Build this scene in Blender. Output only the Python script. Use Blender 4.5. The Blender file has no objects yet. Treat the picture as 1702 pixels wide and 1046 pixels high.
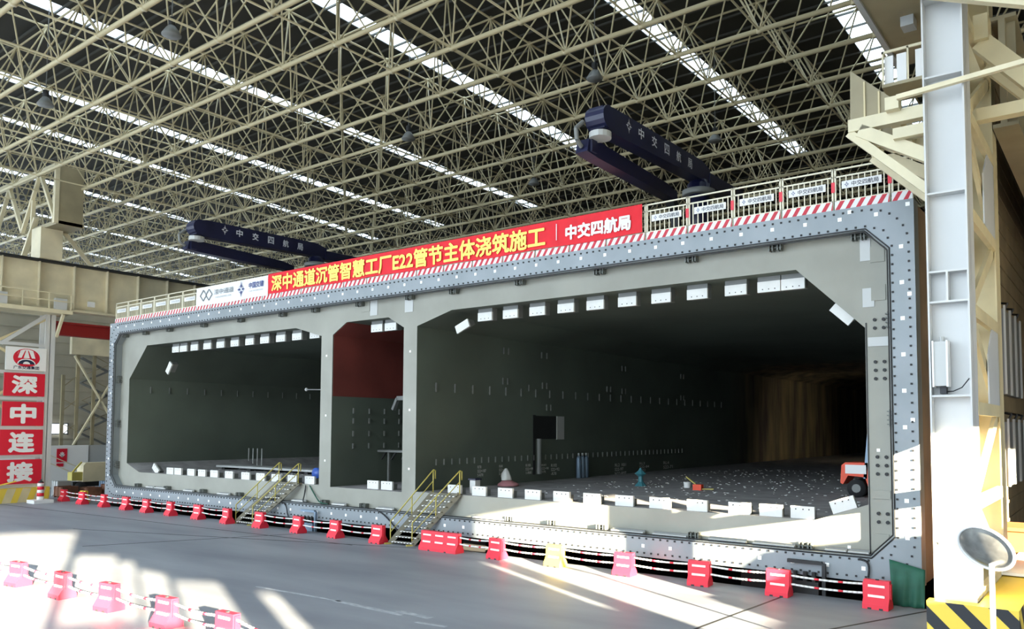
import bpy, bmesh, math, random
from mathutils import Vector, Matrix
from mathutils.geometry import tessellate_polygon
random.seed(7)
SC = bpy.context.scene
COL = SC.collection
PI = math.pi

# ------------------------------------------------------------------ camera
CAM = Vector((27.5531, -23.2457, 4.7489))
cd = bpy.data.cameras.new('camera'); co = bpy.data.objects.new('camera', cd); COL.objects.link(co)
yaw, pitch, roll = 0.6341, 0.0555, 0.0032
fw = Vector((-math.sin(yaw)*math.cos(pitch), math.cos(yaw)*math.cos(pitch), math.sin(pitch)))
rt = Vector((math.cos(yaw), math.sin(yaw), 0)); up = rt.cross(fw)
r2 = rt*math.cos(roll) + up*math.sin(roll); u2 = -rt*math.sin(roll) + up*math.cos(roll)
m3 = Matrix((r2, u2, -fw)).transposed()
co.matrix_world = Matrix.Translation(CAM) @ m3.to_4x4()
cd.sensor_width = 36.0; cd.sensor_fit = 'HORIZONTAL'
cd.lens = 1313.96/1702*36.0
cd.shift_x = -55.56/1702; cd.shift_y = 115.7/1702
cd.clip_start = 0.1; cd.clip_end = 600
SC.camera = co

# ------------------------------------------------------------------ world, sun, exposure
W = bpy.data.worlds.new('world'); SC.world = W; W.use_nodes = True
nt = W.node_tree; bg = nt.nodes['Background']
bg.inputs['Color'].default_value = (0.76, 0.885, 1.0, 1); bg.inputs['Strength'].default_value = 3.2
SUN_ELEV = 0.176
SUN_DIR = Vector((-0.905, 0.425, -SUN_ELEV)).normalized()      # the way the light travels
sl = bpy.data.lights.new('sun', 'SUN'); so = bpy.data.objects.new('sun', sl); COL.objects.link(so)
so.location = (60, -50, 40)
so.rotation_euler = SUN_DIR.to_track_quat('-Z', 'Y').to_euler()
sl.energy = 52; sl.color = (1.0, 0.86, 0.62); sl.angle = math.radians(0.6)
vs = SC.view_settings
vs.view_transform = 'Standard'; vs.look = 'None'; vs.exposure = 0.8; vs.gamma = 1; vs.use_curve_mapping = False

# ------------------------------------------------------------------ materials
def lin(c):
    return tuple(((v/255)/12.92 if v/255 <= .04045 else ((v/255+.055)/1.055)**2.4) for v in c)
def mat(name, rgb, rough=.6, metal=0.0, var=0.0, scale=3.0, bump=0.0, rgb2=None, stretch=None, detail=4):
    m = bpy.data.materials.new(name); m.use_nodes = True
    n = m.node_tree.nodes; l = m.node_tree.links; b = n['Principled BSDF']
    c = lin(rgb); b.inputs['Base Color'].default_value = (*c, 1)
    b.inputs['Roughness'].default_value = rough; b.inputs['Metallic'].default_value = metal
    if var or rgb2 or bump:
        tc = n.new('ShaderNodeTexCoord'); mp = n.new('ShaderNodeMapping')
        if stretch: mp.inputs['Scale'].default_value = stretch
        nz = n.new('ShaderNodeTexNoise'); nz.inputs['Scale'].default_value = scale; nz.inputs['Detail'].default_value = detail
        l.new(tc.outputs['Object'], mp.inputs['Vector']); l.new(mp.outputs['Vector'], nz.inputs['Vector'])
        if var or rgb2:
            rp = n.new('ShaderNodeValToRGB')
            rp.color_ramp.elements[0].position = .32; rp.color_ramp.elements[1].position = .68
            d = lin(rgb2) if rgb2 else tuple(v*(1-var) for v in c)
            e = c if rgb2 else tuple(min(1, v*(1+var)) for v in c)
            rp.color_ramp.elements[0].color = (*d, 1); rp.color_ramp.elements[1].color = (*e, 1)
            l.new(nz.outputs['Fac'], rp.inputs['Fac']); l.new(rp.outputs['Color'], b.inputs['Base Color'])
        if bump:
            bp = n.new('ShaderNodeBump'); bp.inputs['Strength'].default_value = bump; bp.inputs['Distance'].default_value = .05
            l.new(nz.outputs['Fac'], bp.inputs['Height']); l.new(bp.outputs['Normal'], b.inputs['Normal'])
    return m
M = {}
M['floor'] = mat('concrete_floor', (148,152,158), .5, 0, .0, .5, .05, (120,124,132), (.25,1,1), 9)
M['scuff'] = mat('chalky_scuff', (172,176,180), .8, 0, 0, 14, 0, (140,144,150), (.3,1,1), 6)
M['pit'] = mat('pit_concrete', (34,33,32), .9)
M['tube'] = mat('tube_steel', (150,150,140), .55, 0, 0, .5, .02, (136,136,126), None, 6)
M['ring'] = mat('end_frame_steel', (136,143,148), .42, .15, 0, .6, .02, (124,132,136), None, 5)
M['liner'] = mat('bore_concrete', (94,104,94), .75, 0, 0, .18, .05, (76,83,75), (1,1,1), 7)
M['liner_red'] = mat('red_brown_lining', (112,50,44), .7, 0, .25, .4)
M['ledger'] = mat('deck_dirt', (162,160,160), .9, 0, 0, 1.2, .2, (132,130,130), None, 9)
M['outer'] = mat('tube_side_steel', (118,100,78), .7, 0, .25, .8)
M['form'] = mat('brown_formwork', (112,92,62), .8, 0, 0, 1.0, .05, (62,56,48), (3,.5,.25), 6)
M['white'] = mat('white_paint', (228,228,226), .5)
M['plate'] = mat('white_plate', (214,214,210), .55, 0, .05, 3)
M['dot'] = mat('white_marker', (250,250,248), .35)
M['clamp'] = mat('clamp_steel', (104,108,104), .5, .2)
M['dark'] = mat('dark_steel', (44,45,46), .6, .3)
M['gasket'] = mat('black_rubber', (30,31,33), .6)
M['grey'] = mat('grey_steel', (120,122,120), .55, .2)
M['lgrey'] = mat('light_grey_steel', (176,178,176), .5, .1)
M['cream'] = mat('cream_paint', (214,204,172), .55, 0, .07, 1.5)
M['cream2'] = mat('cream_girder_paint', (212,202,172), .6, 0, .14, .7)
M['truss'] = mat('truss_paint', (194,182,146), .55, 0, .05, .4)
M['col'] = mat('column_paint', (196,197,196), .5, 0, .05, .5)
M['coltan'] = mat('column_tan_paint', (206,192,152), .6, 0, .1, 1.0)
M['olive'] = mat('olive_brown_paint', (150,140,112), .6, 0, .15, .7)
M['roof'] = mat('roof_sheet', (52,50,44), .7, 0, 0, .25, .0, (40,40,34), (1,.2,1), 3)
M['purlin'] = mat('purlin_steel', (80,80,74), .6)
M['red'] = mat('barrier_red_plastic', (222,42,62), .45)
M['yellow_bar'] = mat('barrier_yellow_plastic', (226,196,70), .45)
M['tape'] = mat('reflective_tape', (240,236,232), .4)
M['banner_red'] = mat('banner_red_cloth', (222,24,40), .7, 0, .06, 2, .3)
M['banner_white'] = mat('banner_white_cloth', (232,232,232), .7, 0, .02, 2, .2)
M['gold'] = mat('yellow_lettering', (255,232,110), .6)
M['navy'] = mat('navy_blue_paint', (18,21,54), .4, 0, .15, 1)
M['navy_text'] = mat('pale_lettering', (206,210,220), .6)
M['ink'] = mat('dark_lettering', (52,58,72), .6)
M['inkblue'] = mat('blue_lettering', (60,74,130), .6)
M['inkgrey'] = mat('grey_lettering', (140,146,150), .6)
M['sign_red'] = mat('sign_red', (206,18,46), .5)
M['sign_navy'] = mat('sign_navy', (28,38,66), .5)
M['stripe_red'] = mat('toe_board_red', (196,40,58), .55)
M['rail'] = mat('railing_cream', (226,220,196), .5)
M['yellow'] = mat('safety_yellow', (176,164,84), .5)
M['black'] = mat('safety_black', (36,38,42), .6)
M['stairsteel'] = mat('stair_steel', (112,108,92), .6, .2)
M['tarp'] = mat('green_tarp', (28,84,66), .7, 0, .15, 3, .3)
M['rust'] = mat('rusty_timber', (120,78,56), .85, 0, .35, 2)
M['orange'] = mat('orange_paint', (226,74,34), .45)
M['tyre'] = mat('tyre_rubber', (34,34,36), .8)
M['steelblue'] = mat('steel_blue', (120,140,160), .4, .4)
M['teal'] = mat('teal_plastic', (60,120,130), .5)
M['mirror'] = mat('dusty_mirror', (188,188,182), .22, .75, 0, 6, 0, (150,150,146))
M['corr'] = mat('wall_sheet', (176,170,152), .7, 0, .08, .6)
M['partition'] = mat('tan_sheeting', (138,122,94), .7, 0, .2, .8)
M['redbeam'] = mat('red_crane_beam', (150,34,36), .5)
M['wood'] = mat('orange_timber', (176,106,52), .7, 0, .12, 2)
def emis(name, rgb, s):
    m = bpy.data.materials.new(name); m.use_nodes = True; n = m.node_tree.nodes; l = m.node_tree.links
    b = n['Principled BSDF']; b.inputs['Base Color'].default_value = (*lin(rgb), 1)
    b.inputs['Emission Color'].default_value = (*lin(rgb), 1); b.inputs['Emission Strength'].default_value = s
    return m
def glassy(name, rgb):
    m = bpy.data.materials.new(name); m.use_nodes = True; n = m.node_tree.nodes; l = m.node_tree.links
    out = n['Material Output']; n.remove(n['Principled BSDF'])
    t = n.new('ShaderNodeBsdfTransparent'); t.inputs['Color'].default_value = (*lin(rgb), 1)
    g = n.new('ShaderNodeBsdfTranslucent'); g.inputs['Color'].default_value = (*lin(rgb), 1)
    mx = n.new('ShaderNodeMixShader'); mx.inputs['Fac'].default_value = .35
    l.new(t.outputs[0], mx.inputs[1]); l.new(g.outputs[0], mx.inputs[2]); l.new(mx.outputs[0], out.inputs['Surface'])
    return m
M['skylight'] = glassy('skylight_sheet', (246,250,252))
M['window_lit'] = emis('daylit_window', (240,246,255), 2.0)

# bore wall material: plain concrete near the mouth, changing to streaky brown deep inside
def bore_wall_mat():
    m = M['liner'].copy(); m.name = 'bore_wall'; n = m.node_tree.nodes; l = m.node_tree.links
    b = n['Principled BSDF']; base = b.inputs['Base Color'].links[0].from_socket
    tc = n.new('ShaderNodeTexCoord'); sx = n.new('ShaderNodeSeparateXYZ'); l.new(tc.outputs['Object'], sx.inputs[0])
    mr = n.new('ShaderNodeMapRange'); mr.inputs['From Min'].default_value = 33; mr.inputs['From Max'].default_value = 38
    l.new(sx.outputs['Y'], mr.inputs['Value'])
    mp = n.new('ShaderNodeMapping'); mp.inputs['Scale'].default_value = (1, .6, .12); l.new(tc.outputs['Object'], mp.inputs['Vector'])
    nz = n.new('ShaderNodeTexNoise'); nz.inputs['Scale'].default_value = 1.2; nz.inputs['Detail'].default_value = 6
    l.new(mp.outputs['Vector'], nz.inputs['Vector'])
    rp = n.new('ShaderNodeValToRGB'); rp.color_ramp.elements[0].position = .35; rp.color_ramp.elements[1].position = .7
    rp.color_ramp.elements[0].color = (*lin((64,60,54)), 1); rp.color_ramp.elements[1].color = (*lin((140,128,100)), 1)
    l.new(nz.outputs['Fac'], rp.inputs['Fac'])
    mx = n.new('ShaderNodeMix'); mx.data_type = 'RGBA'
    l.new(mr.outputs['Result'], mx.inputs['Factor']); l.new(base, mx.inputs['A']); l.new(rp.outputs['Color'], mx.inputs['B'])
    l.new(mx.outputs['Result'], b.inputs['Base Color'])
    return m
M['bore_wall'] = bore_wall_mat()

# ------------------------------------------------------------------ helpers
def V(*a): return Vector(a)
class MB:
    def __init__(s): s.v = []; s.f = []; s.mi = []
    def add(s, vs, fs, mi=0):
        o = len(s.v); s.v += [Vector(p) for p in vs]; s.f += [tuple(i+o for i in f) for f in fs]; s.mi += [mi]*len(fs); return s
    def box(s, a, b, mi=0):
        x0,y0,z0 = a; x1,y1,z1 = b
        x0,x1 = min(x0,x1),max(x0,x1); y0,y1 = min(y0,y1),max(y0,y1); z0,z1 = min(z0,z1),max(z0,z1)
        return s.add([(x0,y0,z0),(x1,y0,z0),(x1,y1,z0),(x0,y1,z0),(x0,y0,z1),(x1,y0,z1),(x1,y1,z1),(x0,y1,z1)],
            [(0,3,2,1),(4,5,6,7),(0,1,5,4),(1,2,6,5),(2,3,7,6),(3,0,4,7)], mi)
    def bar(s, p0, p1, w, h, mi=0, upv=(0,0,1)):
        p0, p1 = Vector(p0), Vector(p1); d = (p1-p0).normalized(); u = Vector(upv)
        if abs(d.dot(u)) > .99: u = Vector((0,1,0))
        r = d.cross(u).normalized(); u = r.cross(d)
        vs = [p + r*a*w/2 + u*b*h/2 for p in (p0,p1) for a,b in ((-1,-1),(1,-1),(1,1),(-1,1))]
        return s.add(vs, [(0,1,2,3),(7,6,5,4),(0,4,5,1),(1,5,6,2),(2,6,7,3),(3,7,4,0)], mi)
    def tube(s, p0, p1, r, n=6, mi=0, r1=None, caps=True):
        p0, p1 = Vector(p0), Vector(p1); d = (p1-p0).normalized(); u = Vector((0,0,1))
        if abs(d.dot(u)) > .99: u = Vector((0,1,0))
        a = d.cross(u).normalized(); b = a.cross(d); r1 = r if r1 is None else r1
        vs = []
        for p, q in ((p0,r),(p1,r1)):
            vs += [p + (a*math.cos(2*PI*i/n) + b*math.sin(2*PI*i/n))*q for i in range(n)]
        fs = [(i,(i+1)%n,n+(i+1)%n,n+i) for i in range(n)]
        if caps: fs += [tuple(range(n))[::-1], tuple(range(n,2*n))]
        return s.add(vs, fs, mi)
    def path(s, pts, r, n=6, mi=0):
        for a, b in zip(pts, pts[1:]): s.tube(a, b, r, n, mi)
        return s
    def prism(s, poly, mapf, d0, d1, mi=0):
        """poly: list of (a,b); mapf(a,b,d) -> xyz"""
        n = len(poly)
        vs = [mapf(a,b,d0) for a,b in poly] + [mapf(a,b,d1) for a,b in poly]
        fs = [tuple(range(n))[::-1], tuple(range(n,2*n))] + [(i,(i+1)%n,n+(i+1)%n,n+i) for i in range(n)]
        return s.add(vs, fs, mi)
    def lathe(s, c, prof, n=16, mi=0):
        c = Vector(c); vs = []
        for r, z in prof: vs += [c + Vector((r*math.cos(2*PI*i/n), r*math.sin(2*PI*i/n), z)) for i in range(n)]
        fs = []
        for k in range(len(prof)-1):
            fs += [(k*n+i, k*n+(i+1)%n, (k+1)*n+(i+1)%n, (k+1)*n+i) for i in range(n)]
        fs += [tuple(range(n))[::-1], tuple(range((len(prof)-1)*n, len(prof)*n))]
        return s.add(vs, fs, mi)
    def build(s, name, mats, parent=None, smooth=False, origin=None):
        if not isinstance(mats, (list,tuple)): mats = [mats]
        o0 = Vector((0,0,0))
        if parent is not None: o0 = wloc(parent)
        elif origin is not None: o0 = Vector(origin)
        elif s.v:
            xs = [p.x for p in s.v]; ys = [p.y for p in s.v]; zs = [p.z for p in s.v]
            o0 = Vector(((min(xs)+max(xs))/2, (min(ys)+max(ys))/2, min(zs)))
        me = bpy.data.meshes.new(name); me.from_pydata([tuple(p-o0) for p in s.v], [], s.f)
        for m in mats: me.materials.append(m)
        if len(mats) > 1: me.polygons.foreach_set('material_index', s.mi)
        if smooth: me.polygons.foreach_set('use_smooth', [True]*len(me.polygons))
        me.update(); me.validate()
        bmx = bmesh.new(); bmx.from_mesh(me); bmesh.ops.recalc_face_normals(bmx, faces=bmx.faces); bmx.to_mesh(me); bmx.free()
        o = bpy.data.objects.new(name, me); COL.objects.link(o)
        if parent is not None: o.parent = parent
        else: o.location = o0
        return o
def wloc(o):
    v = Vector((0,0,0))
    while o is not None: v += o.location; o = o.parent
    return v
def tag(o, label=None, cat=None, group=None, kind=None):
    if label: o['label'] = label
    if cat: o['category'] = cat
    if group: o['group'] = group
    if kind: o['kind'] = kind
    return o
def thing(name, loc, label, cat, group=None):
    o = bpy.data.objects.new(name, None); COL.objects.link(o); o.location = loc; o.empty_display_size = .2
    return tag(o, label, cat, group)
def copy_tree(o, parent=None):
    c = o.copy(); COL.objects.link(c)
    if parent is not None: c.parent = parent
    for ch in list(o.children): copy_tree(ch, c)
    return c
def struct(o): o['kind'] = 'structure'; return o
def flat(polys, mapf, name, mats, parent=None):
    """one face per polygon with optional holes; polys: list of loops"""
    mb = MB()
    pts = [Vector((a,b,0)) for lp in polys for a,b in lp]
    tri = tessellate_polygon([[Vector((a,b,0)) for a,b in lp] for lp in polys])
    mb.add([mapf(p.x,p.y) for p in pts], [tuple(t) for t in tri])
    return mb.build(name, mats, parent)
ORD = ['zeroth','first','second','third','fourth','fifth','sixth','seventh','eighth','ninth','tenth','eleventh','twelfth','thirteenth',
       'fourteenth','fifteenth','sixteenth','seventeenth','eighteenth','nineteenth','twentieth']
ORD += ['twenty-'+ORD[i] for i in range(1,10)] + ['thirtieth'] + ['thirty-'+ORD[i] for i in range(1,10)]
def text(s, x0, x1, z0, z1, frame, m, parent, name='lettering', bold=.012, depth=.006):
    """text fitted to a box; frame = (origin, right, up) ; built as flat raised letters"""
    cu = bpy.data.curves.new('tx', 'FONT'); cu.body = s; cu.size = 1; cu.extrude = 0; cu.resolution_u = 2
    ob = bpy.data.objects.new('tx', cu); COL.objects.link(ob)
    dg = bpy.context.evaluated_depsgraph_get(); dg.update()
    me = bpy.data.meshes.new_from_object(ob.evaluated_get(dg))
    bpy.data.objects.remove(ob); bpy.data.curves.remove(cu)
    if not len(me.vertices): return None
    xs = [v.co.x for v in me.vertices]; ys = [v.co.y for v in me.vertices]
    ax, bx, ay, by = min(xs), max(xs), min(ys), max(ys)
    o, r, u = [Vector(q) for q in frame]; nrm = r.cross(u)
    mb = MB()
    k = (z1-z0)*bold*1.6/max(1, s.count('\n')+1)
    for q, (dx, dy) in enumerate([(0,0),(k,0),(-k,0),(0,k),(0,-k),(k*.7,k*.7),(-k*.7,k*.7),(k*.7,-k*.7),(-k*.7,-k*.7)] if bold > .004 else [(0,0)]):
        vs = [o + r*(x0+dx+(v.co.x-ax)/(bx-ax)*(x1-x0)) + u*(z0+dy+(v.co.y-ay)/(by-ay)*(z1-z0)) + nrm*(depth+q*.0001) for v in me.vertices]
        mb.add(vs, [tuple(p.vertices) for p in me.polygons])
    bpy.data.meshes.remove(me)
    return mb.build(name, m, parent)
def star(cx, cz, r, frame, m, parent, name='emblem', depth=.006):
    """four-pointed compass emblem of thin kites"""
    o, rr, u = [Vector(q) for q in frame]; nrm = rr.cross(u); mb = MB()
    for k in range(4):
        a = k*PI/2; L = r*(1.25 if k % 2 else .95)
        d = (math.cos(a), math.sin(a)); p = (-d[1], d[0])
        for sgn in (1,-1):
            pts = [(d[0]*L, d[1]*L), (d[0]*r*.34+p[0]*r*.16*sgn, d[1]*r*.34+p[1]*r*.16*sgn), (d[0]*r*.18, d[1]*r*.18)]
            mb.add([o+rr*(cx+a_)+u*(cz+b_)+nrm*depth for a_,b_ in pts], [(0,1,2)])
    for k in range(12):
        a0, a1 = 2*PI*k/12+.08, 2*PI*(k+1)/12-.08
        pts = [(math.cos(a)*q, math.sin(a)*q) for a,q in ((a0,r*.5),(a1,r*.5),(a1,r*.6),(a0,r*.6))]
        mb.add([o+rr*(cx+a_)+u*(cz+b_)+nrm*depth for a_,b_ in pts], [(0,1,2,3)])
    return mb.build(name, m, parent)
def fy(y): return ((0,y,0),(1,0,0),(0,0,1))          # frame of a plane facing -y
def fx(x): return ((x,0,0),(0,1,0),(0,0,1))          # frame of a plane facing +x
def capped(items, name, mt, parent, cap=100, stuffname=None, smooth=False, key=None):
    """items: list of MB; the ones showing largest become parts, the rest one stuff part"""
    def cen(mb): return sum(mb.v, Vector())/len(mb.v)
    items = sorted(items, key=key or (lambda mb: (cen(mb)-CAM).length))
    for mb in items[:cap]: mb.build(name, mt, parent, smooth)
    rest = items[cap:]
    if rest:
        al = MB()
        for mb in rest:
            o = len(al.v); al.v += mb.v; al.f += [tuple(i+o for i in f) for f in mb.f]; al.mi += mb.mi
        r = al.build(stuffname or name+'_rows', mt, parent, smooth); r['kind'] = 'stuff'

# ================================================================== SETTING
# floor with the long pit under the tube
F0 = [(-120,-75),(60,-75),(60,80),(-120,80)]; PITH = [(-23.7,-.2),(23.45,-.2),(23.45,79),(-23.7,79)]
struct(flat([F0, PITH], lambda a,b: (a,b,0), 'floor', M['floor']))
mb = MB(); x0,x1,y0,y1,d = -23.7,23.45,-.2,79,-1.3
mb.add([(x0,y0,d),(x1,y0,d),(x1,y1,d),(x0,y1,d),(x0,y0,0),(x1,y0,0),(x1,y1,0),(x0,y1,0)],[(0,1,2,3),(0,4,5,1),(1,5,6,2),(2,6,7,3),(3,7,4,0)])
struct(mb.build('floor_pit', M['pit']))
def joint(a, b, w=.07):
    m_ = MB(); m_.bar((a[0],a[1],.001),(b[0],b[1],.001),w,.006); o = m_.build('trim_joint', M['dark']); struct(o)
for a,b in [((-40,-4.6),(2.2,-1.9)),((-12,-6.4),(4.8,-.9)),((21.3,-4.9),(23.3,-.2)),((18.9,-9.0),(19.6,-.2)),((-6,-8.6),(-2,-.25)),((23.4,-.2),(27,-.2))]:
    joint(a,b)
fl_ob = bpy.data.objects['floor']
for a,b,w in [((6.5,-9.1),(10.1,-8.9),.1),((9.9,-8.95),(12.6,-9.0),.16),((12.2,-8.75),(13.4,-8.8),.2),((13.4,-9.3),(14.3,-9.2),.12)]:
    m_ = MB(); m_.bar((a[0],a[1],.001),(b[0],b[1],.001),w,.005); m_.build('scuff_mark', M['scuff'], fl_ob)
# right hall wall (stands to the right, beyond the frame) with the gate and windows the sun comes through
XW = 36.0
outer = [(-110,0),(90,0),(90,60),(-110,60)]
gate = [(-13.5,3.0),(-11.1,3.05),(-11.0,3.5),(-9.0,3.5),(-8.2,4.45),(-5.7,4.45),(-5.7,6.9),(-13.5,6.9)]
holes = [gate, [(-36,4.4),(-28.75,4.4),(-28.75,9.1),(-36,9.8)], [(-28.4,5.7),(-27.05,5.6),(-27.05,7.5),(-28.4,7.7)], [(-26.95,5.6),(-26.45,5.5),(-26.45,7.15),(-26.95,7.2)],
    [(-26.3,5.3),(-25.5,5.2),(-25.5,6.5),(-26.3,6.8)], [(-25.3,4.8),(-24.0,4.7),(-24.0,6.0),(-25.3,6.25)], [(-23.1,4.7),(-22.6,4.6),(-22.6,5.5),(-23.1,5.55)],
    [(-4.0,3.2),(2.5,3.2),(2.5,6.3),(-4.0,6.5)], [(-14.52,3.9),(-14.3,3.8),(-14.3,5.1),(-14.52,5.2)]]
struct(flat([outer]+holes, lambda a,b: (XW,a,b), 'wall_right', M['corr']))
# end wall behind the tube, dark sheeting
mb = MB(); mb.box((-120,79,-1.3),(36,79.3,32)); struct(mb.build('wall_back', M['roof']))
# left hall wall: sheeting with horizontal girts
mb = MB(); mb.box((-46.2,-8,0),(-46,60,14.6))
for k in range(14): mb.box((-46,-8,.6+k*1.03),(-45.86,60,.72+k*1.03))
struct(mb.build('wall_left', M['corr']))
mb = MB(); mb.box((-45.85,5.9,4.15),(-45.8,7.2,4.95)); w = struct(mb.build('window_1', M['window_lit']))
mb = MB()
for a,b in [((-45.84,5.8,4.05),(-45.76,7.3,4.15)),((-45.84,5.8,4.95),(-45.76,7.3,5.05)),((-45.84,5.8,4.05),(-45.76,5.9,5.05)),((-45.84,7.2,4.05),(-45.76,7.3,5.05))]: mb.box(a,b)
mb.build('window_frame', M['grey'], w)

# roof sheets between the skylight strips
ZR = 24.4
YA, YB, YE = -26.0, 32.2, 79.0
SKY = [(17.5,0.0,1.15),(9.3,0.0,1.1),(-1.9,-.048,1.1),(-13.1,-.05,1.05),(-23.5,-.08,1.05),(-30.7,-.156,1.0),(-41.9,-.166,1.0),(-52.6,-.216,1.0),(-63.6,-.245,1.1)]
def sx(i, y): x, s, w = SKY[i]; return x + s*(y-3)
mb = MB()
def rquad(xa0,xa1,xb0,xb1,ya,yb):
    mb.add([(xa0,ya,ZR),(xa1,ya,ZR),(xb1,yb,ZR),(xb0,yb,ZR),(xa0,ya,ZR+.1),(xa1,ya,ZR+.1),(xb1,yb,ZR+.1),(xb0,yb,ZR+.1)],
        [(0,1,2,3),(4,7,6,5),(0,4,5,1),(1,5,6,2),(2,6,7,3),(3,7,4,0)])
edges = [(36.0,36.0)]
for i in range(len(SKY)):
    w = SKY[i][2]/2
    rquad(sx(i,YA)+w, edges[-1][0], sx(i,YB)+w, edges[-1][1], YA, YB)
    edges.append((sx(i,YA)-w, sx(i,YB)-w))
rquad(-120, edges[-1][0], -120, edges[-1][1], YA, YB)
rquad(-120, 36, -120, 36, YB, YE)
struct(mb.build('ceiling', M['roof']))
pl = ['roof-light strip nearest the right column','second roof-light strip from the right column','roof-light strip passing behind the right crane boom']
for i in range(len(SKY)):
    w = SKY[i][2]/2; s = MB()
    s.add([(sx(i,YA)-w,YA,ZR+.03),(sx(i,YA)+w,YA,ZR+.03),(sx(i,YB)+w,YB,ZR+.03),(sx(i,YB)-w,YB,ZR+.03),
           (sx(i,YA)-w,YA,ZR+.05),(sx(i,YA)+w,YA,ZR+.05),(sx(i,YB)+w,YB,ZR+.05),(sx(i,YB)-w,YB,ZR+.05)],[(0,1,2,3),(7,6,5,4)])
    o = s.build('window_%d' % (i+2), M['skylight']); struct(o)
# purlins across the roof: one structure trim each
mb = MB()
y = YA+.7; k = 0
while y < YE:
    m_ = MB(); m_.box((-120,y-.04,ZR-.09),(36,y+.04,ZR)); struct(m_.build('trim_purlin', M['purlin'])); y += 1.47

# ------------------------------------------------------------------ roof space frame
MX, MY = 3.5, 2.945
XN0, NX = 2.65+3.5*7-3.5*31, 31
YN0, NY = -9.37-2.945*6, 27
ZB, ZT = 20.0, 23.65
def nb(i,j): return V(XN0+i*MX, YN0+j*MY, ZB)
def ntp(i,j): return V(XN0+(i+.5)*MX, YN0+(j+.5)*MY, ZT)
fr = thing('roof_space_frame', (-10,10,ZB), 'cream painted tubular space frame carrying the hall roof', 'roof truss')
for j in range(NY+1):
    m_ = MB(); m_.tube(nb(0,j), nb(NX,j), .1, 8); m_.build('bottom_chord', M['truss'], fr, True)
for i in range(NX+1):
    m_ = MB(); m_.tube(nb(i,0), nb(i,NY), .045, 6); m_.build('cross_chord', M['truss'], fr, True)
for j in range(NY):
    m_ = MB(); m_.tube(ntp(0,j), ntp(NX-1,j), .05, 6); m_.build('top_chord', M['truss'], fr, True)
for i in range(NX):
    m_ = MB(); m_.tube(ntp(i,0), ntp(i,NY-1), .05, 6); m_.build('top_cross_chord', M['truss'], fr, True)
def infr(p):
    d = p-CAM; z = d.dot(fw)
    if z < 1: return 999
    x = 906.6+1314*d.dot(r2)/z; y = 638.7-1314*d.dot(u2)/z
    return z if -30 < x < 1730 and -30 < y < 560 else 500+z
wb = []; nd = []
for i in range(NX):
    for j in range(NY):
        t = ntp(i,j)
        for a in (0,1):
            for b in (0,1):
                m_ = MB(); m_.tube(nb(i+a,j+b), t, .038, 5, caps=False); wb.append(m_)
        m_ = MB(); m_.tube(t+V(0,0,-.08), t+V(0,0,.08), .1, 6); nd.append(m_)
        m_ = MB(); q = nb(i,j); m_.tube(q+V(0,0,-.1), q+V(0,0,.1), .13, 6); nd.append(m_)
ck = lambda mb_: infr(sum(mb_.v, Vector())/len(mb_.v))
capped(wb, 'web_member', M['truss'], fr, 100, 'web_members', True, ck)
capped(nd, 'ball_joint', M['truss'], fr, 100, 'ball_joints', True, ck)
# posts that carry the purlins from the frame
# high-bay lamps hanging in the frame
for k,(x,y_,lab) in enumerate([(-1.3,-8.1,'grey high-bay lamp hanging near the top left of the roof frame'),(9.7,4.5,'grey high-bay lamp hanging left of the right crane boom'),
        (-12.4,-8.1,'grey high-bay lamp hanging furthest left in the roof frame'),(-1.9,4.8,'grey high-bay lamp hanging above the middle of the roof frame'),
        (10.8,14.3,'grey high-bay lamp hanging just above the right crane boom post'),(-1.2,14.6,'grey high-bay lamp hanging above the red banner')]):
    t = thing('high_bay_lamp', (x,y_,19.6), lab, 'lamp', 'high-bay lamps in the roof')
    m_ = MB(); m_.lathe((x,y_,19.6),[(.34,0),(.36,.04),(.2,.3),(.1,.42)],14); m_.build('lamp_shade', M['grey'], t, True)
    m_ = MB(); m_.lathe((x,y_,20.0),[(.13,0),(.13,.3),(.06,.34)],10); m_.build('ballast', M['dark'], t, True)
    m_ = MB(); m_.tube((x,y_,20.3),(x,y_,ZR),.02,6); m_.build('hanger', M['grey'], t)
    m_ = MB(); m_.lathe((x,y_,19.62),[(.3,0),(.3,.02)],14); m_.build('lens', M['white'], t)
# ================================================================== THE TUBE
BZ, TZ, YR = .5, 11.1, .45
tube = thing('tunnel_tube_segment', (0,0,BZ), 'huge grey steel and concrete tunnel tube with three bores under the red banner', 'tunnel segment')
BR = [(3.35,2.05),(3.35,9.06),(5.35,9.58),(19.57,9.58),(21.55,7.66),(21.55,2.6),(20.0,2.05)]
BM = [(-2.19,2.0),(-2.19,9.06),(-1.22,9.58),(1.56,9.58),(2.54,9.06),(2.54,2.0)]
BL = [(-21.3,2.55),(-21.3,7.65),(-19.3,9.58),(-5.0,9.58),(-3.02,9.06),(-3.02,2.05),(-19.8,2.05)]
RO = [(-23,BZ),(23,BZ),(23,TZ),(-23,TZ)]
def rrect(x, z0, z1, r, n=6, k=1.0):
    pts = []
    for cx, cz, a0 in ((x-r,z0+r,-90),(x-r,z1-r,0),(-x+r,z1-r,90),(-x+r,z0+r,180)):
        for i in range(n+1):
            a = math.radians(a0+90*i/n); pts.append((cx+r*math.cos(a), cz+r*math.sin(a)))
    return pts
RI = rrect(22.32, 1.2, 10.4, .62, 1)
flat([[(-22.9,BZ+.05),(22.9,BZ+.05),(22.9,TZ-.05),(-22.9,TZ-.05)], BR, BM, BL], lambda a,b: (a,YR,b), 'end_face', M['tube'], tube)
ring = flat([RO, RI], lambda a,b: (a,0,b), 'end_frame', M['ring'], tube)
m_ = MB(); n = len(RI)
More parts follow.
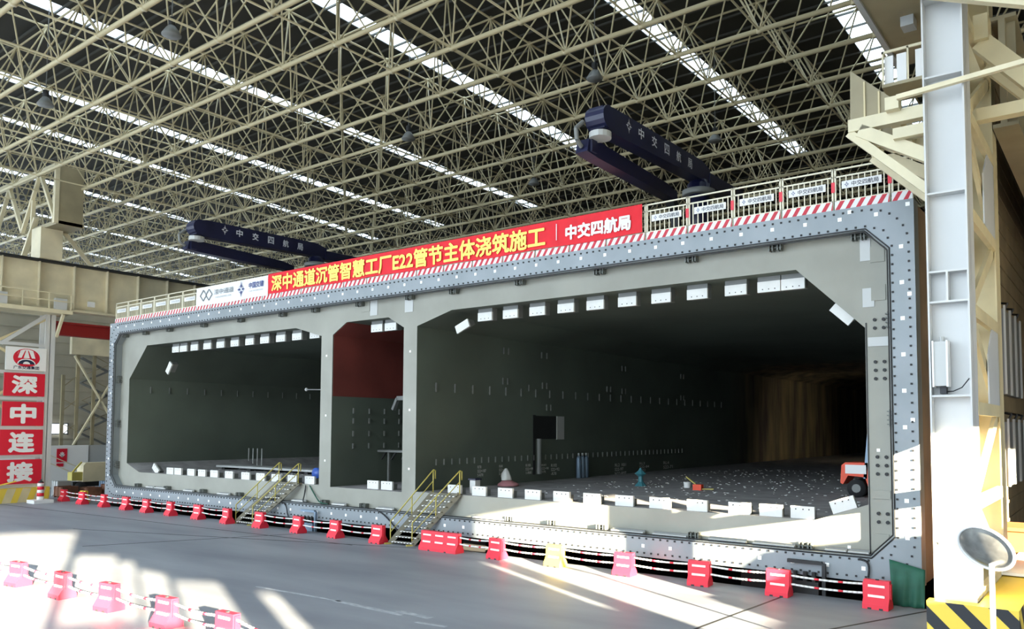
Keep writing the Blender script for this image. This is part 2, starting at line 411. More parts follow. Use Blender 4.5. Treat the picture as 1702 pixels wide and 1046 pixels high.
m_.add([(a,0,b) for a,b in RI]+[(a,YR,b) for a,b in RI], [(i,(i+1)%n,n+(i+1)%n,n+i) for i in range(n)])
m_.add([(a,0,b) for a,b in RO]+[(a,YR+.1,b) for a,b in RO], [(i,(i+1)%4,4+(i+1)%4,4+i) for i in range(4)])
m_.build('frame_return', M['ring'], ring)
LEN = 78.0
m_ = MB(); RS = [(-22.95,BZ),(22.95,BZ),(22.95,TZ-.02),(-22.95,TZ-.02)]
m_.add([(a,.3,b) for a,b in RS]+[(a,LEN,b) for a,b in RS], [(i,(i+1)%4,4+(i+1)%4,4+i) for i in range(4)]+[(4,5,6,7)])
m_.build('outer_shell', M['outer'], tube)
def lining(P, name, walls, floors, y0=YR, y1=LEN-.5):
    n = len(P); mw = MB(); mf = MB()
    for i in range(n):
        a, b = P[i], P[(i+1)%n]
        q = mf if (a[1] < 3 and b[1] < 3) else mw
        q.add([(a[0],y0,a[1]),(b[0],y0,b[1]),(b[0],y1,b[1]),(a[0],y1,a[1])],[(0,1,2,3)])
    mw.add([(a,y1,b) for a,b in P],[tuple(range(n))])
    mw.build(name, walls, tube); mf.build('bore_floor', floors, tube)
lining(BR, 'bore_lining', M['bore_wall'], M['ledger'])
lining(BM, 'bore_lining', M['liner'], M['ledger'])
lining(BL, 'bore_lining', M['liner'], M['ledger'])
m_ = MB(); m_.box((-2.19,.5,6.2),(-2.17,30,9.06)); m_.prism([(-2.19,9.06),(-1.22,9.58),(-1.22,9.56),(-2.17,9.05)], lambda a,b,d: (a,d,b), .5, 30)
o = m_.build('upper_wall_lining', M['liner_red'], tube); o['label'] = 'red-brown upper wall of the narrow middle bore'
# white square markers, one metre apart
it = []
def dotm(x,z,s=.055):
    m_ = MB(); m_.box((x-s,-.012,z-s),(x+s,.01,z+s)); it.append(m_)
for k in range(-22,23): dotm(k+.02,10.8)
for k in range(-22,22): dotm(k+.5,.86)
for k in range(9): dotm(22.66,1.8+k); dotm(-22.66,1.8+k)
for p in [(22.85,8.46),(22.86,5.0),(22.85,10.96),(-22.87,10.93),(21.3,10.98)]: dotm(*p)
capped(it, 'survey_marker', M['dot'], tube)
# markers on the slim bore walls and side wall
for x,z in [(-2.62,8.1),(-2.6,5.3),(-2.6,3.2),(2.95,8.0),(2.96,5.5),(2.96,3.0),(21.85,4.15),(21.0,1.35)]:
    m_ = MB(); m_.box((x-.045,YR-.012,z-.045),(x+.045,YR,z+.045)); m_.build('survey_marker', M['dot'], tube)
# bolt rows along the end frame
def walk(pts, step):
    out = []; pts = pts+[pts[0]]; acc = 0
    for (ax,az),(bx,bz) in zip(pts,pts[1:]):
        L = math.hypot(bx-ax,bz-az); t = step-acc
        while t <= L: out.append((ax+(bx-ax)*t/L, az+(bz-az)*t/L)); t += step
        acc = (acc+L) % step
    return out
it = []
for pts in (rrect(22.85,.63,10.97,1.1,6), rrect(22.42,1.1,10.5,.66,2)):
    for i,(x,z) in enumerate(walk(pts,.26)):
        m_ = MB(); s = .026; m_.box((x-s,-.03,z-s),(x+s,.005,z+s)); it.append(m_)
capped(it, 'frame_bolt', M['dark'], tube, 100, 'frame_bolts')
for (xx,z0,z1,r,rad) in ((22.35,1.17,10.43,.63,.022),(22.28,1.24,10.36,.6,.02)):
    pts = rrect(xx,z0,z1,r,1); m_ = MB(); m_.path([(a,-.012 if rad>.021 else .05,b) for a,b in pts+[pts[0]]], rad, 5)
    m_.build('gasket_strip', M['gasket'], tube)
# hinge-like clamps on the inner edge of the frame
def clamp(x, z, vert=False, side=1):
    m_ = MB()
    if not vert:
        a, b = (z-.2, z+.0) if side > 0 else (z, z+.2)
        for dx in (-.17,-.07,.09,.18): m_.box((x+dx-.016,.2,a),(x+dx+.016,.42,b))
        c = (a+b)/2; m_.tube((x-.22,.27,c),(x+.22,.27,c),.022,6); m_.box((x-.2,.4,a+.04),(x+.2,.43,b-.02))
    else:
        for dz in (-.18,-.06,.07,.18): m_.box((x-.02 if side<0 else x-.16,.16,z+dz-.016),(x+.16 if side<0 else x+.02,.42,z+dz+.016))
        m_.tube((x-.1*side,.24,z-.24),(x-.1*side,.24,z+.24),.024,6)
    m_.build('frame_clamp', M['clamp'], tube)
for x in (21.45,19.0,16.17,12.6,9.0,5.57,3.02,-.18,-3.35,-5.91,-9.47,-12.97,-16.56,-19.25,-21.67): clamp(x,10.4)
for z in (7.63,4.95,2.43): clamp(-22.3,z,True,-1)
for z in (7.81,5.06): clamp(22.32,z,True,1)
for x in (19.8,16.2,12.7,10.6,8.6,.3,-2.4,-6.0,-9.2,-12.6,-16.3,-19.6): clamp(x,1.2,False,-1)
# cover plates and bolt groups of the right-hand side wall
def plate(x0,x1,z0,z1,m=None,t=.03,name='cover_plate'):
    m_ = MB(); m_.box((x0,YR-t,z0),(x1,YR,z1)); return m_.build(name, m or M['tube'], tube)
plate(21.73,22.12,9.53,9.98); plate(21.74,22.13,8.42,8.87); plate(21.63,22.19,7.11,7.37,M['lgrey']); plate(21.66,22.15,2.78,3.02); plate(21.72,22.09,1.47,1.8)
plate(21.45,21.74,9.6,10.25,M['lgrey'],.02,'primer_patch'); plate(21.5,21.82,8.25,8.8,M['lgrey'],.02,'primer_patch')
plate(.38,.86,9.74,10.42,M['lgrey'],.02); plate(2.6,3.1,9.7,10.5,M['lgrey'],.02,'primer_patch'); plate(-.2,.35,9.95,10.45,M['tube'],.025)
for cx,cz,rows in [(21.94,7.75,2),(21.94,6.42,3),(21.94,3.72,3),(21.94,2.25,2)]:
    for r_ in range(rows):
        for dx in (-.12,.12):
            m_ = MB(); z = cz+(r_-(rows-1)/2)*.24; m_.tube((cx+dx,YR-.045,z),(cx+dx,YR,z),.05,8); m_.build('anchor_bolt', M['dark'], tube)
m_ = MB(); m_.bar((21.58,YR-.01,1.1),(21.58,YR-.01,7.8),.03,.02,0,(0,1,0)); m_.build('weld_seam', M['dark'], tube)
# white guide plates hanging under the bore roofs
def hang(x, ybase=1.0):
    m_ = MB(); m_.box((x-.37,ybase-.06,9.08),(x+.37,ybase+.02,9.42))
    o = m_.build('guide_plate', M['plate'], tube)
    b = MB(); b.box((x-.36,ybase+.02,9.1),(x+.36,ybase+.3,9.58)); b.box((x-.37,ybase-.03,9.42),(x+.37,ybase+.02,9.58)); b.build('hanger_block', M['grey'], o)
    h = MB()
    for dx in (-.2,0,.2): h.tube((x+dx,ybase-.066,9.17),(x+dx,ybase-.05,9.17),.02,6)
    h.build('bolt_holes', M['dark'], o)
HR = [6.7,8.02,9.35,10.69,12.0,13.35,14.7,16.06,17.42,18.53,19.3]
HL = [-17.0,-16.15,-15.0,-13.67,-12.36,-11.0,-9.63,-8.3,-6.93,-5.6,-4.2]
for x in HR+HL+[.25,1.15]: hang(x)
def slant(c, ang):
    c = V(*c); d = V(math.cos(ang),0,math.sin(ang)); u = V(-math.sin(ang),0,math.cos(ang))
    m_ = MB(); m_.bar(c-d*.37,c+d*.37,.08,.34,0,u); o = m_.build('guide_plate', M['plate'], tube)
    b = MB(); b.bar(c-d*.3+V(0,.25,0)+u*.1,c+d*.3+V(0,.25,0)+u*.1,.42,.2,0,u); b.build('hanger_block', M['grey'], o)
slant((5.45,1.0,8.95),math.radians(22)); slant((20.78,1.0,8.2),math.radians(-43)); slant((-18.3,1.3,8.25),math.radians(52))
# embedded hooks in rows on the bore walls
it = []
def stud(x,y,z,h=.2,w=.05,d=.09,lean=0):
    m_ = MB(); m_.bar((x+d*.6,y-lean,z-h),(x+d*.6,y+lean,z+h),w,.06,0,(1,0,0)); m_.tube((x,y,z-h*.5),(x+d,y,z-h*.5),.02,5); m_.tube((x,y,z+h*.5),(x+d,y,z+h*.5),.02,5); it.append(m_)
for k in range(11): stud(-21.3,1.75+1.19*k,7.02)
for k in range(26): stud(3.35,1.58+1.2*k,6.5,.2)
for y,z in [(6.2,8.47),(6.56,8.47),(9.26,8.48),(9.72,8.48),(6.15,7.0),(6.5,7.0),(9.35,6.92),(9.72,6.92),(9.72,5.8),(10.08,5.8),(8.2,6.75),(17.3,8.3),(17.7,8.3),(25,8.25),(25.4,8.25),(15.6,7.0),(16,7.0),(17.3,6.95),(17.7,6.95),(25,6.8),(25.4,6.8)]: stud(3.35,y,z,.16)
for k in range(48): stud(3.35,1.65+.5*k,3.25,.13,.035,.06)
for j in range(4):
    for i in range(4): stud(-2.19,1.7+i*.98,[5.54,5.06,4.45,3.86][j],.13,.07,.1)
capped(it, 'wall_hook', M['grey'], tube, 100, 'wall_hooks')
# niche in the wall of the right bore
m_ = MB(); m_.box((3.36,8.75,4.18),(3.37,11.25,5.36)); o = m_.build('wall_niche', M['dark'], tube)
m_ = MB(); m_.box((3.35,10.62,4.15),(3.42,11.27,5.36)); m_.build('niche_jamb', M['lgrey'], o)
m_ = MB(); m_.box((3.35,8.6,2.4),(3.38,8.8,5.4)); m_.build('niche_slot', M['dark'], o)
m_ = MB(); m_.tube((3.45,9.0,2.5),(3.45,9.0,4.2),.12,8); m_.tube((3.46,9.0,2.42),(3.46,9.0,2.7),.14,8); m_.build('conduit', M['grey'], o)
# stencilled survey numbers on the wall of the right bore
FW = fx(3.365)
for y0,z0,z1,w,s in [(4.38,2.5,3.0,.6,'R70\nS22+107\nS-R70'),(5.93,2.5,2.98,.62,'R80\nS22+108\nS-R78'),(8.0,2.45,2.95,.6,'R100\nS22+99\n1-R80'),(9.32,2.45,2.9,.62,'RW1\nS22+90\nRYR'),(10.15,2.3,2.88,.75,'R102\nS22+92\n-R78'),(16.5,2.0,2.68,1.3,'RL2  RB1\nS22-97\nN22-R97'),(19.4,2.1,2.66,1.2,'RL3\nS22-84\nN22'),(22.5,2.15,2.62,1.3,'RL4\nS22-71')]:
    text(s, y0, y0+w, z0, z1, FW, M['plate'], tube, 'stencilled_number', .008)
# middle bore: cross beam and work frame
m_ = MB(); m_.box((-.6,3.0,6.05),(2.5,3.35,6.25)); m_.bar((-.6,3.1,6.15),(-.9,3.1,5.6),.2,.14); o = m_.build('cross_beam', M['grey'], tube)
t = thing('steel_trestle', (0,3.4,2.0), 'grey steel trestle with thin legs standing in the middle bore', 'trestle')
m_ = MB(); m_.box((-2.1,3.2,3.55),(2.2,4.0,3.65)); m_.build('top_plate', M['grey'], t)
for x in (-1.5,-.2,1.0,2.1):
    m_ = MB(); m_.box((x-.05,3.35,2.0),(x+.05,3.45,3.55)); m_.build('leg', M['grey'], t)
for x in (-1.6,-.9,-.2,.6,1.3):
    m_ = MB(); m_.bar((x,3.3,3.55),(x-.3,3.3,3.2),.08,.06); m_.build('bracket', M['dark'], t)
# skids the tube stands on, in the pit
for k,x in enumerate((-18,-6,6,18)):
    m_ = MB(); m_.box((x-.6,1.2,-1.3),(x+.6,70,.5)); m_.build('skid_beam', M['pit'], tube)

# loose things on the bottom edge of the tube mouth ------------------------------------
def sill(x, n, which, yb=.68, z=2.05, rot=0, patch=False):
    t = thing('sill_block', (x,yb,z), '', 'block', 'white blocks on the bore sills')
    t['label'] = which
    m_ = MB(); m_.box((x-.36,yb-.05,z),(x+.36,yb+.05,z+.37)); m_.build('face_plate', M['plate'], t)
    m_ = MB(); m_.box((x-.3,yb+.05,z),(x+.3,yb+.32,z+.25)); m_.build('back_block', M['grey'], t)
    for dx in (-.2,.02,.2):
        m_ = MB(); m_.tube((x+dx,yb-.056,z+.28),(x+dx,yb-.045,z+.28),.022,6); m_.build('bolt_hole', M['dark'], t)
    t.rotation_euler = (0,rot,0); return t
SR = [5.4,6.73,8.07,9.4,10.73,12.06,13.4,14.75,16.15,17.6,18.62,19.6]
for i,x in enumerate(SR): sill(x,i,'white steel block on the right bore sill, %s from the left' % ORD[i+1])
sill(20.85,12,'white block lying tilted at the right end of the right bore sill', .68, 2.36, math.radians(-19))
SLX = [-16.5,-15.65,-14.3,-13.2,-12.0,-10.6,-9.1,-7.8,-6.5,-5.2,-3.85]
for i,x in enumerate(SLX): sill(x,i,'white steel block on the left bore sill, %s from the left' % ORD[i+1], .6)
sill(-18.8,0,'white block standing tilted at the left end of the left bore sill', .9, 2.1, math.radians(35))
for i,x in enumerate((.25,1.15)): sill(x,i,'white block on the middle bore sill, %s one' % ('left','right')[i], .9, 2.0)
BARS = [(-18.45,-17.66),(-17.5,-16.3),(-14.39,-13.46),(-11.07,-10.0),(-7.47,-6.6),(-4.71,-3.72),(-1.75,-.86),(1.24,2.26),(6.81,8.34),(13.14,14.4),(14.74,15.98),(16.74,17.98),(18.21,19.49),(20.38,20.98),(21.03,21.6)]
for i,(a,b) in enumerate(BARS):
    t = thing('light_bar', ((a+b)/2,.25,1.2), 'white bar lying on the ledge below the bores, %s from the left' % ORD[i+1], 'bar', 'white bars on the frame ledge')
    m_ = MB(); m_.box((a,.18,1.2),(b,.3,1.28)); m_.build('bar_body', M['lgrey'] if i > 8 else M['white'], t)
    m_ = MB(); m_.box((a,.3,1.2),(b,.34,1.33)); m_.build('bar_back', M['grey'], t)

# ================================================================== RAILING ON TOP OF THE TUBE
PX = [22.4-1.56*k for k in range(23)]; PL = [-13.3-1.545*k for k in range(7)]
posts = [23.0]+PX[:23]
posts = [p for p in posts if p > -12.8]+PL
panels = list(zip(posts[1:], posts[:-1]))
def banner_over(x): return -13.3 < x < 14.4
for k,(a,b) in enumerate(panels):
    cx = (a+b)/2; hid = banner_over(cx)
    lab = 'cream railing panel on top of the tube, %s from the right end' % ORD[k+1]
    t = thing('railing_panel', (cx,.12,TZ), lab, 'railing', 'railing panels on top of the tube')
    m_ = MB()
    for x in (a+.04,b-.04): m_.box((x-.025,.1,TZ),(x+.025,.15,TZ+1.25))
    for z in (TZ+1.22,TZ+1.0,TZ+.28): m_.box((a+.03,.1,z-.022),(b-.03,.15,z+.022))
    m_.build('frame', M['rail'], t)
    m_ = MB(); n = 9 if b-a > 1 else 3
    for i in range(1,n): 
        x = a+(b-a)*i/n; m_.box((x-.015,.11,TZ+.28),(x+.015,.14,TZ+1.0))
    m_.build('balusters', M['rail'], t)
    # red and white toe board
    m_ = MB(); z0,z1,yb = TZ+.0,TZ+.26,.06
    m_.box((a+.03,yb,z0),(b-.03,yb+.03,z1))
    x = a+.03
    while x < b-.05:
        q = [(x,z0),(x+.13,z0),(x+.13+.16,z1),(x+.16,z1)]
        q = [(min(p,b-.03),zz) for p,zz in q]
        m_.prism(q, lambda aa,bb,d: (aa,d,bb), yb-.004, yb-.001, 1); x += .29
    m_.build('toe_board', [M['white'],M['stripe_red']], t)
    if not hid and b-a > 1:
        m_ = MB(); m_.box((cx-.55,.075,TZ+.62),(cx+.55,.095,TZ+.84)); p = m_.build('name_plate', M['white'], t)
        if cx > 0:
            text('中交四航局', cx-.27, cx+.47, TZ+.66, TZ+.8, fy(.073), M['ink'], p, 'lettering', .008, .003)
            star(cx-.41, TZ+.73, .075, fy(.073), M['inkblue'], p, 'emblem', .003)
        else:
            text('中交四航局', cx-.35, cx+.47, TZ+.67, TZ+.79, fy(.073), M['inkgrey'], p, 'lettering', .002, .003)
    if not hid and 14 < cx < 22.3:
        m_ = MB(); m_.box((b-.07,.08,TZ+.55),(b+.03,.16,TZ+.85)); m_.build('red_clip', M['red'], t)

# ================================================================== BANNERS
def cloth(x0,x1,z0,z1,y,amp,name,m,parent,nx=120,nz=8):
    mb = MB(); vs = []
    for j in range(nz+1):
        for i in range(nx+1):
            x = x0+(x1-x0)*i/nx; v = j/nz
            yy = y - amp*(.5+.5*math.sin(x*3.1+v*4))*math.sin(PI*v) - amp*.6*math.sin(x*7.3-v*6)*math.sin(PI*v)
            zz = z0+(z1-z0)*v + (0 if 0 < j else .02*math.sin(x*1.4))
            vs.append((x,yy,zz))
    mb.add(vs, [(j*(nx+1)+i,j*(nx+1)+i+1,(j+1)*(nx+1)+i+1,(j+1)*(nx+1)+i) for j in range(nz) for i in range(nx)])
    return mb.build(name, m, parent, True)
YBN = .02
bt = thing('red_banner', (3.9,YBN,TZ+.25), 'long red cloth banner with yellow and white Chinese lettering on the railing', 'banner')
cloth(-6.72,14.5,11.37,12.36,YBN,.02,'cloth',M['banner_red'],bt,220)
text('深中通道沉管智慧工厂E22管节主体浇筑施工', -6.35, 10.43, 11.46, 12.22, fy(-.03), M['gold'], bt, 'yellow_lettering', .02)
m_ = MB(); m_.box((10.94,-.036,11.6),(10.97,-.028,12.2)); m_.build('divider_line', M['white'], bt)
text('中交四航局', 11.38, 14.06, 11.55, 12.06, fy(-.03), M['white'], bt, 'white_lettering', .03)
wt = thing('white_banner', (-10,YBN,TZ+.25), 'white cloth banner with two company logos at the left of the red banner', 'banner')
cloth(-13.28,-6.74,11.3,12.3,YBN,.01,'cloth',M['banner_white'],wt,70)
text('深中通道', -11.5, -9.7, 11.78, 12.06, fy(-.02), M['inkgrey'], wt, 'grey_lettering', .01)
text('SHENZHONG LINK', -11.36, -9.85, 11.6, 11.68, fy(-.02), M['inkgrey'], wt, 'small_lettering', .0)
text('中国交建', -8.31, -7.06, 11.8, 12.1, fy(-.02), M['inkblue'], wt, 'blue_lettering', .015)
text('CHINA COMMUNICATIONS', -8.3, -7.1, 11.62, 11.69, fy(-.02), M['inkgrey'], wt, 'small_lettering', .0)
star(-9.0,11.83,.36,fy(-.02),M['inkblue'],wt)
m_ = MB()
for cx in (-12.52,-11.98):
    q = [(cx,12.14),(cx+.3,11.84),(cx,11.54),(cx-.3,11.84)]
    for (ax,az),(bx,bz) in zip(q,q[1:]+q[:1]): m_.bar((ax,-.025,az),(bx,-.025,bz),.02,.05,0,(0,1,0))
m_.build('diamond_logo', M['inkgrey'], wt)

# ================================================================== PLACING BOOMS
def boom(px, py, lab, grp):
    t = thing('concrete_placing_boom', (px,py,TZ), lab, 'boom', grp)
    m_ = MB(); m_.tube((px,py,TZ-.02),(px,py,14.0),.42,18); m_.build('mast', M['navy'], t, True)
    m_ = MB(); m_.box((px-.8,py-.8,TZ-.02),(px+.8,py+.8,TZ+.25)); m_.build('base_frame', M['dark'], t)
    m_ = MB(); m_.lathe((px,py,13.55),[(.6,0),(.62,.05),(.62,.2),(.52,.24)],20); m_.build('slewing_ring', M['grey'], t, True)
    m_ = MB(); m_.lathe((px,py,13.79),[(.34,0),(.34,.35)],16); m_.build('turntable', M['navy'], t, True)
    x0,x1 = px-.26,px+.26
    m_ = MB()
    prof = [(py+.5,14.05),(py+.5,14.65),(py-.2,14.82),(py-6.6,14.72),(py-7.2,14.6),(py-7.3,14.3),(py-7.1,13.95),(py-6.6,13.9),(py-.3,14.1)]
    m_.prism(prof, lambda a,b,d: (d,a,b), x0, x1); ua = m_.build('upper_arm', M['navy'], t)
    # round cheek and rim at the fold
    m_ = MB(); m_.tube((px-.34,py-6.95,14.3),(px+.34,py-6.95,14.3),.36,16); m_.build('fold_joint', M['navy'], t)
    m_ = MB(); m_.tube((px,py-6.95,13.68),(px,py-6.95,13.86),.35,16); m_.build('joint_ring', M['lgrey'], t)
    lx = px-.5
    m_ = MB(); prof = [(py-7.25,13.28),(py-7.15,13.7),(py-6.5,13.76),(py-2.0,13.6),(py-1.2,13.45),(py-1.2,13.15),(py-6.6,13.22)]
    m_.prism(prof, lambda a,b,d: (d,a,b), lx-.22, lx+.22); la = m_.build('lower_arm', M['navy'], t)
    m_ = MB(); m_.bar((px-.2,py-6.95,13.5),(lx,py-6.95,13.5),.3,.4); m_.build('fold_link', M['navy'], t)
    m_ = MB(); m_.bar((lx,py-1.5,13.35),(lx,py-.9,12.75),.3,.35,0,(1,0,0)); m_.box((lx-.14,py-1.05,12.2),(lx+.14,py-.75,12.85)); m_.build('arm_bracket', M['dark'], t)
    m_ = MB(); m_.prism([(py+.4,14.0),(py+.4,14.5),(py+3.6,14.55),(py+3.6,14.15)], lambda a,b,d: (d,a,b), x0-.05, x1+.05); m_.build('counterweight_arm', M['navy'], t)
    m_ = MB(); m_.path([(lx,py-7.25,13.45),(lx,py-7.5,13.6),(lx,py-7.55,13.95),(px-.4,py-7.3,14.2)],.07,8); m_.build('delivery_pipe', M['grey'], t)
    ch = '中交四航局'; ys = [py-4.85,py-3.95,py-3.05,py-2.15,py-1.25]
    fr_ = ((x1,0,0),(0,1,0),(0,0,1))
    for c,y in zip(ch,ys): text(c, y-.17, y+.17, 14.25, 14.6, fr_, M['navy_text'], ua, 'lettering', .015)
    star(py-5.65, 14.43, .2, fr_, M['navy_text'], ua)
boom(14.7,4.0,'dark blue folded placing boom standing behind the railing on the right','placing booms on the tube')
boom(-8.2,4.0,'dark blue folded placing boom standing behind the white and red banners on the left','placing booms on the tube')
# ================================================================== STAIRS UP TO THE BORES
def stair(b0, b1, t0, t1, zt, lab):
    """b0,b1: foot left/right on the floor; t0,t1: top left/right (skewed flight)"""
    b0,b1,t0,t1 = [V(*q) for q in (b0,b1,t0,t1)]
    t = thing('access_stair', (b0+b1)/2, lab, 'stairs', 'stairs up to the tube')
    for p,q in ((b0,t0),(b1,t1)):
        m_ = MB(); m_.bar(p+V(0,0,.05),q,.06,.2); m_.build('stringer', M['stairsteel'], t)
    n = 10
    for k in range(n):
        f = (k+.6)/n; l = b0.lerp(t0,f); r = b1.lerp(t1,f); d = V(0,.13,0)
        m_ = MB(); m_.add([l-d,r-d,r+d,l+d,l-d-V(0,0,.035),r-d-V(0,0,.035),r+d-V(0,0,.035),l+d-V(0,0,.035)],[(0,1,2,3),(7,6,5,4),(0,4,5,1),(1,5,6,2),(2,6,7,3),(3,7,4,0)])
        s_ = m_
        for i in range(7):
            c = (l-d).lerp(r-d,(i+.6)/7.2)+V(0,0,-.018); s_.box(c-V(.045,.006,.016),c+V(.045,.0,.02),1)
            c2 = l.lerp(r,(i+.6)/7.2); s_.box(c2+V(-.045,-.08,0),c2+V(.045,-.02,.006),1)
        s_.build('tread', [M['stairsteel'],M['white']], t)
    H = V(0,0,.92); M2 = V(0,0,.48)
    for p,q in ((b0,t0),(b1,t1)):
        m_ = MB(); e = q+V(.0,.12,0)
        m_.path([p+H,q+H,e+H*.97,e+H*.6],.028,7); m_.build('handrail', M['yellow'], t, True)
        m_ = MB(); m_.path([p+M2,q+M2],.02,6); m_.build('mid_rail', M['yellow'], t, True)
        for f in (0,.5,1):
            c = p.lerp(q,f); m_ = MB(); m_.tube(c-V(0,0,.02 if f else 0),c+H,.026,7); m_.build('rail_post', M['yellow'], t, True)
        m_ = MB(); m_.bar(p+V(-.1,-.22,.03),p+V(.05,.12,.03),.08,.06); m_.build('foot', M['yellow'], t)
    m_ = MB(); m_.box((min(t0.x,t1.x),t0.y-.02,zt-.06),(max(t0.x,t1.x),t0.y+.3,zt)); m_.build('landing_plate', M['stairsteel'], t)
    return t
stair((3.15,-.72,0),(4.3,-.62,0),(4.62,.22,2.1),(5.95,.36,2.1),2.1,'yellow-railed steel stair beside the long red barrier, up to the right bore')
stair((-8.05,-.6,0),(-6.65,-.6,0),(-5.75,.2,2.1),(-4.3,.25,2.1),2.1,'yellow-railed steel stair leading up to the left bore')

# ================================================================== WATER-FILLED BARRIERS AND POLES
def barrier(x, y, rz, lab, m, W_=.66, panels_=1, grp='red plastic road barriers', H=.74):
    t = thing('road_barrier', (x,y,0), lab, 'barrier', grp)
    prof = [(-.24,0),(-.24,.12),(-.1,.34),(-.09,H),(.09,H),(.1,.34),(.24,.12),(.24,0)]
    m_ = MB(); m_.prism([(x+0*0,0)] and prof, lambda a,b,d: (x+d,y+a,b), -W_/2, W_/2)
    # finger joints at both ends
    for s in (-1,1):
        m_.box((x+s*W_/2-.012,y-.06,.28),(x+s*(W_/2+.03),y+.06,.66))
    body = m_.build('body', m, t)
    for k in range(panels_):
        xa = x-W_/2+W_*(k+.18)/panels_; xb = x-W_/2+W_*(k+.82)/panels_
        for sgn in (-1,1):
            s_ = MB(); s_.box((xa,y+sgn*.09,.56),(xb,y+sgn*.103,.62)); s_.build('reflective_strip', M['tape'], t)
            s_ = MB(); s_.bar(((xa+xb)/2-(xb-xa)/2,y+sgn*.118,.33),((xa+xb)/2+(xb-xa)/2,y+sgn*.118,.33),.03,.06); s_.build('reflective_strip', M['tape'], t)
    s_ = MB(); s_.lathe((x,y,H),[(.05,0),(.05,.02)],10); s_.build('filler_cap', M['black'], t)
    for s in (-.22,.22):
        s_ = MB(); s_.box((x+s*W_-.05,y-.243,.0),(x+s*W_+.05,y-.2,.045)); s_.build('lift_slot', M['black'], t)
    t.rotation_euler = (0,0,rz); return t
YB_ = -.88
back = [(-27.16,'r'),(-25.1,'y'),(-24.16,'r'),(-21.38,'r'),(-18.72,'r'),(-16.41,'r'),(-13.87,'r'),(-11.17,'r'),(-8.35,'r'),(-5.6,'r'),(-2.7,'r'),(-.1,'r'),(2.6,'r'),(6.1,'L'),(8.94,'r'),(11.55,'y'),(14.3,'r'),(16.95,'r'),(19.4,'r'),(22.07,'r')]
reds = [x for x,k in back if k == 'r']
for x,k in back:
    yy = YB_+(.3 if x < -24.5 else .12 if x < -9 else 0)
    rz = random.uniform(-.12,.12)
    if k == 'L': barrier(x+.02,yy+.02,.0,'long red plastic barrier of three bays right of the right-hand stair',M['red'],1.95,3)
    elif k == 'y' and x < 0: barrier(x,yy+.3,.1,'small yellow plastic barrier at the left end of the back row',M['yellow_bar'],.6)
    elif k == 'y': barrier(x,yy,0,'sunlit yellow plastic barrier in front of the right bore',M['yellow_bar'])
    else: barrier(x,yy,rz,'red plastic barrier in the row before the tube, %s from the left' % ORD[reds.index(x)+1],M['red'])
def pole(p, q, lab, grp='striped poles between the barriers', sag=.03):
    p, q = V(*p), V(*q); m_ = MB(); n = 15; d = q-p
    for i in range(n):
        a, b = i/n, (i+1)/n
        z = lambda f: V(0,0,-sag*4*f*(1-f))
        m_.tube(p+d*a+z(a), p+d*b+z(b), .03, 7, 1 if i in (5,10) else 0)
    o = m_.build('barrier_pole', [M['white'],M['red']], None, True); return tag(o, lab, 'pole', grp)
seq = [x for x,_ in back if x != -25.1]
gi = 0
for a,b in zip(seq,seq[1:]):
    wa = 1.0 if a == 6.1 else .362; wb_ = 1.0 if b == 6.1 else .362
    if a == 2.6 or a == -8.35: continue
    gi += 1
    ya = YB_+(.3 if a < -24.5 else .12 if a < -9 else 0); yb = YB_+(.3 if b < -24.5 else .12 if b < -9 else 0)
    for z,w in ((.6,'upper'),(.36,'lower')):
        off = 0
        pole((a+wa,ya+off,z),(b-wb_,yb+off,z),'%s white pole in the %s gap from the left, row before the tube' % (w, ORD[gi]))
# near row in the left foreground
near = [(3.55,-13.25),(6.15,-13.2),(9.0,-13.2),(11.55,-13.2),(.7,-13.3)]
near = sorted(near)
for i,(x,y) in enumerate(near):
    barrier(x,y,random.uniform(-.06,.06)+.08,'red plastic barrier in the sunlit foreground row, %s from the left' % ORD[i+1],M['red'],.64,1,'foreground road barriers',.7)
for i,(a,b) in enumerate(zip(near,near[1:])):
    for z,w in ((.58,'upper'),(.34,'lower')):
        pole((a[0]+.33,a[1]+.02,z),(b[0]-.33,b[1]-.02,z),'%s striped pole in the %s foreground gap from the left' % (w,ORD[i+1]),'foreground barrier poles',.05)
for z,w in ((.58,'upper'),(.34,'lower')):
    pole((11.88,-13.2,z),(14.5,-13.6,z),'%s striped pole running out of the bottom edge of the photo' % w,'foreground barrier poles',.05)
    pole((-2.6,-13.5,z),(.37,-13.3,z),'%s striped pole at the far left of the foreground row' % w,'foreground barrier poles',.05)

# ================================================================== LATTICE COLUMN ON THE RIGHT
rc = thing('steel_column', (24.6,-2.6,0), 'white steel lattice column right of the tube, in sun at its foot', 'column')
CX0, CX1, CYF, CYB = 24.19, 24.99, -4.9, .3
def hleg(x0,x1,y0,y1,z0,z1,name,parent,m):
    mb = MB(); t_ = .035
    mb.box((x0,y0,z0),(x0+t_,y1,z1)); mb.box((x1-t_,y0,z0),(x1,y1,z1)); mb.box((x0,(y0+y1)/2-.02-.12,z0),(x1,(y0+y1)/2+.02-.12,z1))
    return mb.build(name, m, parent)
fl = hleg(CX0,CX1,CYF,CYF+.85,0.0,20,'front_leg',rc,M['col'])
for z in (2.4,5.45,7.45,8.1,9.8,12.35,14.1):
    mb = MB(); mb.box((CX0+.03,CYF+.02,z-.02),(CX1-.03,CYF+.3,z+.02)); mb.build('stiffener', M['col'], fl)
mb = MB(); mb.box((24.55,CYF+.02,7.47),(24.59,CYF+.3,8.08)); mb.build('stiffener', M['col'], fl)
hleg(CX0,CX1,CYB-.8,CYB,0,20,'rear_leg',rc,M['coltan'])
lv = [1.25,3.2,5.2,7.3,9.4,11.6,13.8]
